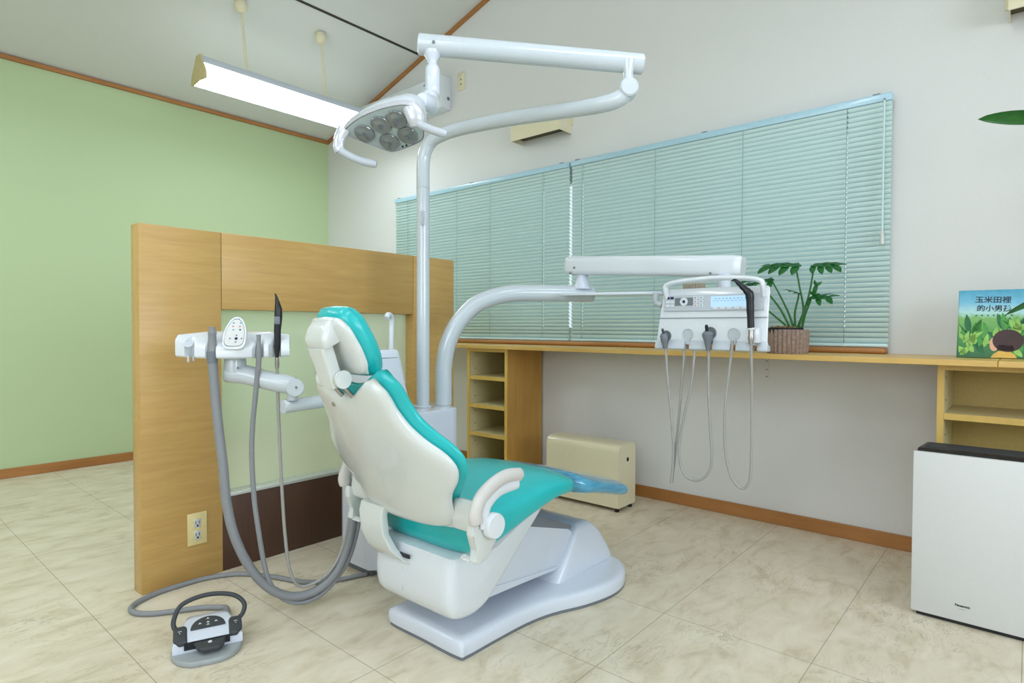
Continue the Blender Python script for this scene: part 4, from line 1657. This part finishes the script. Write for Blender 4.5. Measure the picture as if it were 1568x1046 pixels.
obj('side_bracket', b, 'lightgrey', dc)


def cordpath(L, x=2.085):
    return spline([(x + (q[2] if len(q) > 2 else 0), q[0], q[1]) for q in L], 8)


HP_ = []
# instruments resting in the console, each with its own hanging hose
t = thing('handpiece', 'short grey handpiece in the leftmost holder of the instrument console', 'handpiece', (2.085, 1.04, .36))
b = BM()
lathe(b, [(0, 0), (.007, 0), (.008, .008), (.013, .028), (.0145, .045), (.011, .055), (0, .056)], (2.082, 1.036, .868), (-.15, .05, 1), 20)
hb = obj('body', b, 'midgrey', t)
b = BM()
lathe(b, [(.0045, 0), (.0045, .026), (.003, .030), (0, .031)], (2.076, 1.039, .912), (-.3, .05, 1), 14)
obj('coupling', b, 'darkgrey', hb)
b = BM()
tube(b, cordpath([(1.036, .872), (1.026, .755), (1.011, .627), (1.001, .509), (1.002, .43), (1.008, .362)]), .0048, 10)
obj('hose', b, 'hose', t)
b = BM()
tube(b, cordpath([(.970, .880), (.970, .82), (.978, .721), (.992, .55), (1.002, .45), (1.010, .38), (1.010, .362)], 2.10), .0048, 10)
tag(obj('hose', b, 'hose'), 'grey hose hanging from the empty second holder of the instrument console', 'hose')
t = thing('handpiece', 'grey handpiece with black tip in the middle holder of the instrument console', 'handpiece', (2.085, .869, .385))
b = BM()
lathe(b, [(0, 0), (.0065, 0), (.0075, .006), (.0125, .034), (.0185, .052), (.019, .062), (.012, .070), (0, .072)], (2.080, .869, .862), (-.12, 0, 1), 22)
hb = obj('body', b, 'midgrey', t)
b = BM()
lathe(b, [(.006, 0), (.006, .022), (.0045, .028), (0, .029)], (2.072, .869, .928), (-.35, .02, 1), 14)
obj('tip', b, 'black', hb)
b = BM()
tube(b, cordpath([(.925, .872, .01), (.926, .80), (.935, .724), (.960, .614), (.977, .512), (.970, .431), (.941, .392), (.895, .394), (.863, .430), (.853, .484), (.861, .597), (.868, .729), (.869, .868)]), .0048, 10)
obj('hose', b, 'hose', t)
t = thing('scaler_handpiece', 'long black handpiece with a bent tip at the right of the instrument console', 'handpiece', (2.06, .72, .385))
b = BM()
tube(b, spline([(2.058, .712, .944), (2.056, .714, 1.0), (2.054, .716, 1.052), (2.050, .722, 1.066), (2.042, .742, 1.088), (2.036, .756, 1.103), (2.034, .763, 1.106), (2.034, .770, 1.1035)], 5), [.0115] * 5 + [.0125] * 4 + [.014] * 5 + [.0125] * 3 + [.010] * 3 + [.008] * 4 + [.006] * 4 + [.0045] * 4 + [.003] * 3 + [.002], 18)
hb = obj('body', b, 'black', t)
b = BM()
lathe(b, [(.0105, 0), (.0118, .004), (.0118, .007), (.0105, .009)], (2.0585, .712, .938), (0, 0, 1), 18)
obj('collar', b, 'white', hb)
b = BM()
lathe(b, [(.0065, -.05), (.0105, -.03), (.0085, -.02), (.0085, .0)], (2.059, .712, .940), (0, 0, 1), 18)
obj('sleeve', b, 'chrome', t)
b = BM()
tube(b, cordpath([(.785, .900), (.786, .868), (.797, .768), (.808, .646), (.805, .517), (.784, .428), (.748, .389), (.720, .419), (.714, .529), (.715, .697), (.712, .80, -.015), (.712, .893, -.026)]), .0048, 10)
obj('hose', b, 'hose', t)

# ------------------------------------------------------------------ assistant's holder
AX = Vector((.755, -.656, 0)).normalized()       # along its width, to the right
AY = Vector((.656, .755, 0)).normalized()        # away from the camera side
AC = Vector((.862, 1.908, 0))


def ap3(x, y, z):
    return AC + AX * x + AY * y + Vector((0, 0, z))


ah = thing('assistant_console', 'small white crescent instrument holder with keypad in front of the maple partition', 'dental console', tuple(ap3(0, .02, .845)))
b = BM()
N_ = 30


def arc_pts(inset, zsel=0):
    """crescent plan: convex to the room, notched for the holders"""
    fr = []
    for k in range(N_ + 1):
        x = -.171 + .342 * k / N_
        y = -.055 * (1 - (x / .171) ** 2)
        for nx, nw in ((-.122, .010), (-.051, .016), (.0846, .009), (.1352, .011)):
            if abs(x - nx) < nw:
                y += .030 * math.sqrt(max(0, 1 - ((x - nx) / nw) ** 2)) ** .4
        fr.append((x, y + inset))
    bk_ = [(.165, .035 - inset), (.09, .060 - inset), (0, .068 - inset), (-.09, .060 - inset), (-.165, .035 - inset)]
    return fr + bk_


rings = [[ap3(x * sx, y, z + (.052 * max(0, (y + .055)) / .11 if z > .85 else 0) + .004 * (abs(x) / .171) ** 2) for x, y in arc_pts(ins)] for z, ins, sx in ((.843, .006, .985), (.848, .001, 1), (.866, .0, 1), (.872, .003, .995), (.878, .016, .98))]
loft(b, rings)
ab = obj('holder_body', b, 'white', ah, angle=35)
# keypad: egg-shaped tablet tilted back
kx, ky, kz = Vector(AX), (AY * .45 + Vector((0, 0, .893))).normalized(), None
kn = kx.cross(ky)
ko = ap3(.018, -.052, .874)


def egg(k):
    pts = []
    for i in range(40):
        a = 2 * PI * i / 40
        yy = math.sin(a)
        wdt = .0330 * (1 - .22 * yy) if yy > -.2 else .0350
        c = math.cos(a)
        pts.append((math.copysign(abs(c) ** (.85 if yy > 0 else .45), c) * wdt * k, (.050 + .056 * math.copysign(abs(yy) ** (1 if yy > 0 else .5), yy)) if k == 1 else (.050 + .056 * k * math.copysign(abs(yy) ** (1 if yy > 0 else .5), yy))))
    return pts


b = BM()
prism(b, egg(1), ko - kn * .004, kx, ky, kn * .014, .004, 3)
kp = obj('keypad', b, 'white', ah, angle=50)
b = BM()
prism(b, egg(.86), ko + kn * .0102, kx, ky, kn * .0003)
obj('keypad_rim', b, 'midgrey', kp)
b = BM()
prism(b, egg(.82), ko + kn * .0106, kx, ky, kn * .0004)
obj('keypad_face', b, 'purifier', kp)
for qx, qy, m_ in ((-.008, .083, 'label_teal'), (.013, .083, 'label_teal'), (-.008, .071, 'label_red'), (.012, .071, 'label_red'), (-.006, .059, 'label_teal'), (.014, .059, 'navy'), (.006, .040, 'label_grey'), (-.012, .029, 'label_grey'), (.022, .029, 'label_grey'), (.006, .017, 'label_grey')):
    b = BM()
    lathe(b, [(.0028, 0), (.0028, .0005), (0, .0007)], ko + kx * qx + ky * qy + kn * .0111, kn, 10)
    obj('button', b, m_, kp)
b = BM()
lathe(b, [(.0048, 0), (.0048, .0006), (0, .001)], ko + kx * .006 + ky * .029 + kn * .0111, kn, 14)
obj('button', b, 'navy', kp)
b = BM()
box(b, -.008, .008, -.0012, .0012, 0, .0004)
place(b, ko + kx * .0 + ky * .0965 + kn * .0111, kx, ky)
obj('brand_mark', b, 'label_grey', kp)
# empty socket at the left
b = BM()
lathe(b, [(.0135, 0), (.0135, .003), (.011, .0035), (0, .0015)], ap3(-.122, -.024, .886), (AY * -.75 + Vector((0, 0, .66))), 22)
obj('holder_socket', b, 'lightgrey', ah)
b = BM()
box(b, -.010, -.004, -.003, .003, -.022, 0, .001, 1)
box(b, .006, .011, -.003, .003, -.018, 0, .001, 1)
place(b, ap3(-.121, -.012, .852), AX, AY)
obj('hook', b, 'lightgrey', ah)
# folding arm below
J = [Vector((.878, 1.915, .798)), Vector((1.0, 1.782, .742))]
b = BM()
lathe(b, [(.034, 0), (.034, .012), (.032, .040), (.030, .048)], (J[0].x - .004, J[0].y + .005, .797), (0, 0, 1), 24)
tube(b, spline([(J[0].x - .022, J[0].y + .024, .796), (J[0].x - .01, J[0].y + .01, .792), J[0] - Vector((-.02, .02, .010)), (.945, 1.838, .769), J[1] + Vector((0, 0, .012))], 6), [.018, .028, .030] + [.0305] * 20 + [.029, .026], 22)
ar = obj('folding_arm', b, 'pipe', ah)
b = BM()
lathe(b, [(0, -.024), (.026, -.023), (.029, -.018), (.029, .018), (.026, .023), (0, .024)], (1.0, 1.780, .748), (-.45, -.89, 0), 24)
obj('arm_joint', b, 'pipe', ar)
b = BM()
lathe(b, [(.0035, 0), (.0035, .002)], Vector((1.003, 1.778, .750)) + Vector((-.45, -.89, 0)) * .024, (-.45, -.89, 0), 10)
lathe(b, [(.0035, 0), (.0035, .002)], Vector((.876, 1.905, .812)) + Vector((-.42, -.9, 0)) * .0265, (-.42, -.9, 0), 10)
obj('screw', b, 'midgrey', ar)
b = BM()
lathe(b, [(.017, 0), (.017, .03)], (.995, 1.785, .707), (0, 0, 1), 20)
obj('arm_pin', b, 'lightgrey', ar)
b = BM()
tube(b, [(.968, 1.795, .688), (.970, 1.795, .688), (1.343, 1.88, .688)], [.019, .0225, .0225], 22)
obj('base_arm', b, 'pipe', ah)

# suction hoses and instruments on the assistant's holder
EN = Vector((1.215, 1.80, .42))


def hosepts(px_list):
    return spline(px_list, 10)


def corr(path, r0, amp, step):
    """corrugated hose: resample the path by arc length"""
    out, R = [], []
    acc = 0
    n = 0
    L = sum((b_ - a_).length for a_, b_ in zip(path, path[1:]))
    cnt = int(L / step)
    i, d0 = 0, 0.0
    seg = [(b_ - a_).length for a_, b_ in zip(path, path[1:])]
    for k in range(cnt + 1):
        tgt = min(L - 1e-6, k * step)
        while i < len(seg) - 1 and d0 + seg[i] < tgt:
            d0 += seg[i]
            i += 1
        tt = (tgt - d0) / seg[i]
        out.append(path[i].lerp(path[i + 1], max(0, min(1, tt))))
        R.append(r0 + (amp if k % 2 else -amp))
    return out, R


t = thing('suction_handpiece', 'thick grey corrugated suction hose with its nozzle, hanging from the small holder', 'suction hose', (.98, 1.85, .02))
b = BM()
lathe(b, [(.0135, -.03), (.0145, 0), (.0125, .02), (.0115, .058), (.0125, .060), (.0125, .068), (.0095, .070), (.0095, .078), (.0100, .082), (.0055, .083), (.005, .06)], (.8025, 1.917, .858), (0, 0, 1), 22)
hb = obj('nozzle', b, 'grey', t)
b = BM()
lathe(b, [(.0152, -.034), (.0165, -.004), (.0165, .002), (.0148, .003)], (.8025, 1.917, .862), (0, 0, 1), 22)
obj('collar', b, 'midgrey', hb)
b = BM()
P_, R_ = corr(spline([(.8025, 1.917, .84), (.807, 1.911, .739), (.814, 1.902, .618), (.823, 1.894, .505), (.829, 1.892, .413), (.844, 1.886, .315), (.869, 1.877, .231), (.905, 1.865, .154), (.946, 1.851, .098), (.992, 1.836, .062), (1.041, 1.82, .048), (1.09, 1.803, .056), (1.135, 1.788, .085), (1.168, 1.777, .130), (1.193, 1.769, .197), (1.207, 1.764, .276), (1.212, 1.765, .346), (1.222, 1.785, .42), (1.28, 1.81, .50), (1.333, 1.86, .53)], 8), .0143, .0008, .0035)
tube(b, P_, R_, 14)
obj('corrugated_hose', b, 'grey', t, angle=180)
t = thing('saliva_ejector', 'slim grey ejector with a smooth hose, right of the keypad', 'suction hose', (1.05, 1.83, .01))
b = BM()
lathe(b, [(.0065, -.045), (.0085, -.01), (.0085, .015), (.0068, .028), (.0062, .058), (.0068, .060), (.0068, .066), (.003, .067)], (.908, 1.832, .85), (0, 0, 1), 18)
obj('nozzle', b, 'grey', t)
b = BM()
tube(b, spline([(.908, 1.832, .84), (.903, 1.842, .737), (.897, 1.852, .633), (.897, 1.859, .529), (.905, 1.862, .40), (.914, 1.861, .32), (.933, 1.856, .183), (.951, 1.85, .11), (.977, 1.841, .064), (1.014, 1.829, .034), (1.057, 1.814, .025), (1.107, 1.798, .040), (1.152, 1.783, .080), (1.193, 1.769, .142), (1.219, 1.76, .23), (1.231, 1.760, .317), (1.24, 1.785, .40), (1.29, 1.83, .47), (1.333, 1.88, .49)], 8), .0078, 12)
obj('hose', b, 'grey', t)
t = thing('black_syringe', 'black pointed syringe standing in the rightmost slot of the small holder', 'handpiece', (1.0, 1.83, .05))
b = BM()
tube(b, [(.957, 1.810, .842), (.957, 1.810, .858), (.957, 1.810, .880), (.958, 1.809, .888), (.958, 1.809, .932), (.9595, 1.808, .955), (.9605, 1.8075, .975), (.9605, 1.807, .998), (.9585, 1.809, 1.018), (.956, 1.811, 1.036), (.954, 1.813, 1.045), (.9525, 1.814, 1.047)],
     [.005, .0065, .010, .0105, .0105, .0115, .012, .0115, .0075, .004, .0025, .0012], 18)
hb = obj('body', b, 'black', t)
b = BM()
box(b, -.0085, .0085, -.0022, 0, 0, .024, .002)
place(b, (.9515, 1.7975, .950), AX, AY)
obj('button', b, 'midgrey', hb)
b = BM()
lathe(b, [(.0055, -.022), (.0068, -.01), (.0062, .012)], (.957, 1.810, .832), (0, 0, 1), 16)
obj('sleeve', b, 'chrome', t)
b = BM()
tube(b, spline([(.957, 1.810, .822), (.963, 1.816, .692), (.973, 1.824, .543), (.986, 1.834, .38), (.994, 1.835, .271), (1.004, 1.832, .169), (1.019, 1.827, .108), (1.045, 1.822, .078), (1.09, 1.806, .083), (1.132, 1.79, .112), (1.165, 1.782, .16), (1.192, 1.780, .23), (1.212, 1.785, .32), (1.25, 1.82, .42), (1.333, 1.90, .46)], 8), .0052, 12)
obj('hose', b, 'hose', t)

# ------------------------------------------------------------------ foot control
fcx, fcy = .765, 1.800
FX = Vector((.93, -.36, 0)).normalized() * .89      # to its right
FY = Vector((.36, .93, 0)).normalized()       # to its back
FO = Vector((fcx - .024, fcy + .012, 0))


def fp3(x, y, z):
    return FO + FX * x + FY * y + Vector((0, 0, z))


ft = thing('foot_control', 'light grey foot control with charcoal pedals and a carrying loop on the floor', 'foot pedal', tuple(FO))
ped = [(-.050, -.105), (.035, -.108), (.085, -.075), (.102, -.02), (.100, .03), (.075, .075), (.06, .09), (-.06, .09), (-.085, .06), (-.105, .0), (-.104, -.045), (-.085, -.08)]
pd_ = [(p.x, p.y) for p in spline([(x, y, 0) for x, y in ped + ped[:1]], 3)[:-1]]
b = BM()
loft(b, [[fp3(x * k, y * k, z) for x, y in pd_] for z, k in ((0, .97), (.004, 1.0), (.012, 1.0), (.016, .975))])
obj('base', b, 'basegrey', ft, angle=45)
b = BM()   # raised body, higher towards the back
rings = []
for y, x0, x1, zt in ((-.040, -.103, .101, .022), (-.036, -.103, .101, .044), (-.005, -.100, .100, .056), (.015, -.085, .086, .062), (.055, -.070, .070, .068), (.080, -.064, .064, .068), (.090, -.06, .06, .058), (.093, -.058, .058, .02)):
    rings.append([fp3(x, y, z) for x, z in superring((x0 + x1) / 2, (.0155 + zt) / 2, (x1 - x0) / 2, (zt - .0155) / 2, 7, 36)])
loft(b, rings)
fb = obj('pedal_body', b, 'unit', ft, angle=50)
up_ = Vector((0, 0, 1))
sl_ = (FY * .97 + up_ * .20).normalized()
b = BM()
dome = [(.052 * math.cos(PI * k / 16), .050 * math.sin(PI * k / 16)) for k in range(17)]
prism(b, dome, fp3(0, .000, .0575), FX, sl_, FX.cross(sl_) * .006, .002, 2)
cp = obj('centre_pad', b, 'darkgrey', ft)
b = BM()
for mx_, my_ in ((0, .036), (-.024, .018), (.024, .018), (0, .019), (0, .008)):
    prism(b, [(mx_ - .005, my_ - .0008), (mx_ + .005, my_ - .0008), (mx_ + .005, my_ + .0008), (mx_ - .005, my_ + .0008)], fp3(0, .000, .0575) + FX.cross(sl_) * .006, FX, sl_, FX.cross(sl_) * .0004)
    lathe(b, [(.0022, 0), (.0022, .0005)], fp3(0, .000, .0575) + FX.cross(sl_) * .006 + FX * mx_ + sl_ * (my_ + .003), FX.cross(sl_), 8)
obj('marking', b, 'label_white', cp, smooth=False)
for sg in (-1, 1):
    b = BM()
    pts = [(-.020, -.036), (.004, -.038), (.020, -.022), (.020, .024), (.014, .030), (-.014, .030), (-.020, .022)]
    pts = [(-x if sg < 0 else x, y) for x, y in pts]
    prism(b, pts, fp3(sg * .079, -.006, .046), FX, (FY * .96 + up_ * .28).normalized(), up_ * .014 + FX * sg * .003, .005, 3)
    sp = obj('side_pad', b, 'darkgrey', ft)
    b = BM()
    sy = (FY * .96 + up_ * .28).normalized()
    box(b, -.005, .005, -.001, .001, 0, .0005)
    box(b, -.001, .001, -.010, -.005, 0, .0005)
    place(b, fp3(sg * .082, -.002, .0635), FX, sy)
    obj('marking', b, 'label_white', sp, smooth=False)
b = BM()
prism(b, [(-.048, .0), (.048, .0), (.040, -.030), (.026, -.044), (-.022, -.044), (-.036, -.030)], fp3(.004, -.039, .030), FX, (FY * .98 + up_ * .12).normalized(), up_ * .013, .004, 3)
fpd = obj('front_pedal', b, 'darkgrey', ft)
b = BM()
lathe(b, [(.0055, 0), (.0055, .0005), (.0035, .0006), (.0035, .0002), (0, .0002)], fp3(.004, -.055, .0415), (-.05, -.12, 1), 16)
obj('marking', b, 'label_white', fpd)
b = BM()
box(b, -.062, .056, -.001, .004, .024, .044)
place(b, fp3(.0, -.0425, 0), FX, FY)
obj('pedal_slot', b, 'black', fb, smooth=False)
b = BM()   # carrying loop leaning over the back
lp = spline([fp3(-.070, .030, .040), fp3(-.096, .045, .052), fp3(-.100, .062, .074), fp3(-.075, .088, .105), fp3(0, .100, .116), fp3(.075, .088, .108), fp3(.112, .065, .086), fp3(.108, .045, .062), fp3(.080, .030, .045)], 8)
tube(b, lp, .0068, 14)
obj('carry_loop', b, 'darkgrey', ft)
b = BM()
tube(b, spline([tuple(fp3(.052, .094, .02)), (.874, 1.99, .012), (.858, 2.03, .009), (.82, 2.07, .0085), (.76, 2.105, .0085), (.70, 2.145, .0085), (.668, 2.19, .0085), (.668, 2.235, .0085), (.70, 2.272, .0085), (.77, 2.300, .0085), (.84, 2.305, .0085), (.93, 2.300, .0085), (1.0, 2.27, .0085), (1.05, 2.225, .0085), (1.11, 2.11, .0085), (1.16, 1.99, .0085), (1.25, 1.92, .0085), (1.35, 1.885, .0085)], 8), .0085, 12)
obj('cord', b, 'grey', ft)

# ------------------------------------------------------------------ hanging fluorescent lights
FIXX = (.0, 1.25)


def pendant(label, x0, y, ztop, stems):
    """long fluorescent fitting hung on two stems; x0 = its left end"""
    t = thing('pendant_light', label, 'pendant light', (x0 + .625, y, ztop - .25), 'fluorescent pendant lights')
    L = 1.25
    zt = ztop
    sec_body = [(.028, 0), (.032, -.030), (.036, -.040), (-.036, -.040), (-.032, -.030), (-.028, 0)]
    b = BM()
    prism(b, sec_body, (x0 + .012, y, zt), (0, 1, 0), (0, 0, 1), (L - .024, 0, 0), .003, 2)
    obj('housing', b, 'lightgrey', t)
    b = BM()      # white side diffusers flaring outwards
    rim = [(.037, -.041), (.060, -.068), (.082, -.100), (.092, -.132), (.086, -.132), (-.086, -.132), (-.092, -.132), (-.082, -.100), (-.060, -.068), (-.037, -.041)]
    prism(b, rim, (x0 + .014, y, zt), (0, 1, 0), (0, 0, 1), (L - .028, 0, 0))
    obj('diffuser', b, 'tube', t, angle=20)
    b = BM()      # hollow underside with the tubes behind it
    rim = [(.094, -.133), (.095, -.142), (.060, -.136), (0, -.1345), (-.060, -.136), (-.095, -.142), (-.094, -.133)]
    prism(b, rim, (x0 + .014, y, zt), (0, 1, 0), (0, 0, 1), (L - .028, 0, 0))
    obj('lower_lens', b, 'tube_lo', t, angle=20)
    endp = [(.026, .006), (.034, -.02), (.042, -.042), (.068, -.066), (.088, -.100), (.100, -.148), (.088, -.150), (.05, -.140), (0, -.137), (-.05, -.140), (-.088, -.150), (-.100, -.148), (-.088, -.100), (-.068, -.066), (-.042, -.042), (-.034, -.02), (-.026, .006)]
    for xx in (x0, x0 + L - .013):
        b = BM()
        prism(b, endp, (xx, y, zt), (0, 1, 0), (0, 0, 1), (.013, 0, 0), .003, 2)
        obj('end_cap', b, 'cream_dk', t)
    for xb, xt, yt in stems:
        b = BM()
        zc = czz(yt)
        tube(b, [(xb, y, zt - .002), (xt, yt, zc - .05)], .0075, 12)
        st = obj('stem', b, 'cream', t)
        b = BM()
        rs = [(0, -.075), (.018, -.072), (.032, -.058), (.038, -.040), (.036, -.02), (.028, -.006), (.026, -.002)]
        lathe(b, rs, (xt, yt, zc + .004), (0, 0, 1), 24)
        obj('ceiling_rose', b, 'cream', st)
    return t


pendant('lit fluorescent pendant fitting hung on two stems in front of the green wall', 1.455, 3.645, 2.497, ((1.742, 1.727, 3.685), (2.285, 2.266, 3.675)))
pendant('fluorescent fitting added to light the room, out of frame at the left, along the green wall', -1.10, 3.68, 2.520, ((-.80, -.80, 3.68), (-.25, -.25, 3.68)))  # this and the next three are unseen, added to brighten the room
pendant('fluorescent fitting added to light the room, out of frame at the left, in front of the partition', -1.15, 2.05, 2.62, ((-.85, -.85, 2.05), (-.3, -.3, 2.05)))
pendant('fluorescent fitting added to light the room, out of frame above the chair', .55, .35, 2.75, ((.85, .85, .35), (1.4, 1.4, .35)))
pendant('fluorescent fitting added to light the room, out of frame behind the camera at the left', -1.3, .35, 2.75, ((-1.0, -1.0, .35), (-.45, -.45, .35)))

# ------------------------------------------------------------------ things high on the window wall
ac = thing('air_conditioner', 'white wall air conditioner high on the wall behind the operating light', 'air conditioner', (2.975, 3.68, 2.506))
b = BM()
prism(b, [(2.931, 2.514), (3.019, 2.506), (3.019, 2.739), (2.931, 2.739)], (0, 3.191, 0), (1, 0, 0), (0, 0, 1), (0, .97, 0), .004, 2)
ab = obj('casing', b, 'white', ac)
b = BM()
box(b, 2.929, 2.931, 3.22, 4.13, 2.535, 2.70, .0006, 1)
obj('front_panel', b, 'white', ab)
b = BM()
lathe(b, [(.013, 0), (.013, .002), (.009, .002), (.009, .0005), (0, .0005)], (2.99, 3.1908, 2.585), (0, -1, 0), 20)
obj('end_screw', b, 'midgrey', ab)
b = BM()
box(b, 2.9285, 2.929, 4.08, 4.12, 2.69, 2.694)
box(b, 2.9285, 2.9292, 3.36, 3.39, 2.705, 2.712)
obj('badge', b, 'midgrey', ab)

ou = thing('wall_socket', 'cream socket plate high on the wall beside the air conditioner', 'socket', (3.017, 3.085, 2.625))
b = BM()
box(b, 3.012, 3.0195, 3.048, 3.122, 2.625, 2.752, .003)
pl = obj('cover_plate', b, 'cream', ou)
b = BM()
box(b, 3.0105, 3.012, 3.067, 3.103, 2.645, 2.735, .003)
si = obj('socket', b, 'cream', pl)
b = BM()
for zc in (2.667, 2.700):
    lathe(b, [(.005, 0), (.005, .001)], (3.0105, 3.083, zc), (-1, 0, 0), 12)
obj('hole', b, 'hole', si)


def vent(label, y0, y1, zt, zb):
    t = thing('vent_hood', label, 'vent hood', (2.96, (y0 + y1) / 2, zb), 'cream box hoods on the window wall')
    th = .006
    xa = 2.895
    b = BM()
    prism(b, [(xa, zb), (xa + th, zb), (xa + th, zt - .04), (xa + .016, zt - th), (3.019, zt - th), (3.019, zt), (xa + .012, zt), (xa, zt - .036)], (0, y0, 0), (1, 0, 0), (0, 0, 1), (0, y1 - y0, 0))
    obj('hood', b, 'cream', t, angle=25)
    for ya in (y0, y1 - th):
        b = BM()
        prism(b, [(xa + th, zb), (3.019, zb), (3.019, zt - th), (xa + .016, zt - th), (xa + th, zt - .04)], (0, ya, 0), (1, 0, 0), (0, 0, 1), (0, th, 0))
        obj('side_cheek', b, 'cream', t, angle=25)
    b = BM()
    box(b, xa + th + .001, 3.018, y0 + th + .0005, y1 - th - .0005, zb + .03, zb + .036)
    obj('inner_baffle', b, 'sconce_in', t, smooth=False)
    b = BM()
    box(b, 3.013, 3.0195, y0 - .014, y0, zb + .05, zt - .01, .002)
    box(b, 3.013, 3.0195, y1, y1 + .014, zb + .05, zt - .01, .002)
    obj('wall_flange', b, 'cream', t)
    return t


vent('cream box hood, open below, on the wall above the left blind', 2.130, 2.515, 2.262, 2.122)
vent('cream box hood at the top right corner, on the wall right of the blinds', -.30, .082, 2.262, 2.122)

b = BM()
box(b, XW - .004, XW - .0005, .955, .975, .70, .80, .001, 1)
wb = tag(obj('wall_plate', b, 'wall'), 'thin vertical plate with screw holes on the wall below the worktop', 'wall plate')
for z in (.71, .745, .785):
    b = BM()
    lathe(b, [(.0035, 0), (.0035, .0008)], (XW - .0041, .965, z), (-1, 0, 0), 10)
    obj('screw', b, 'midgrey', wb)
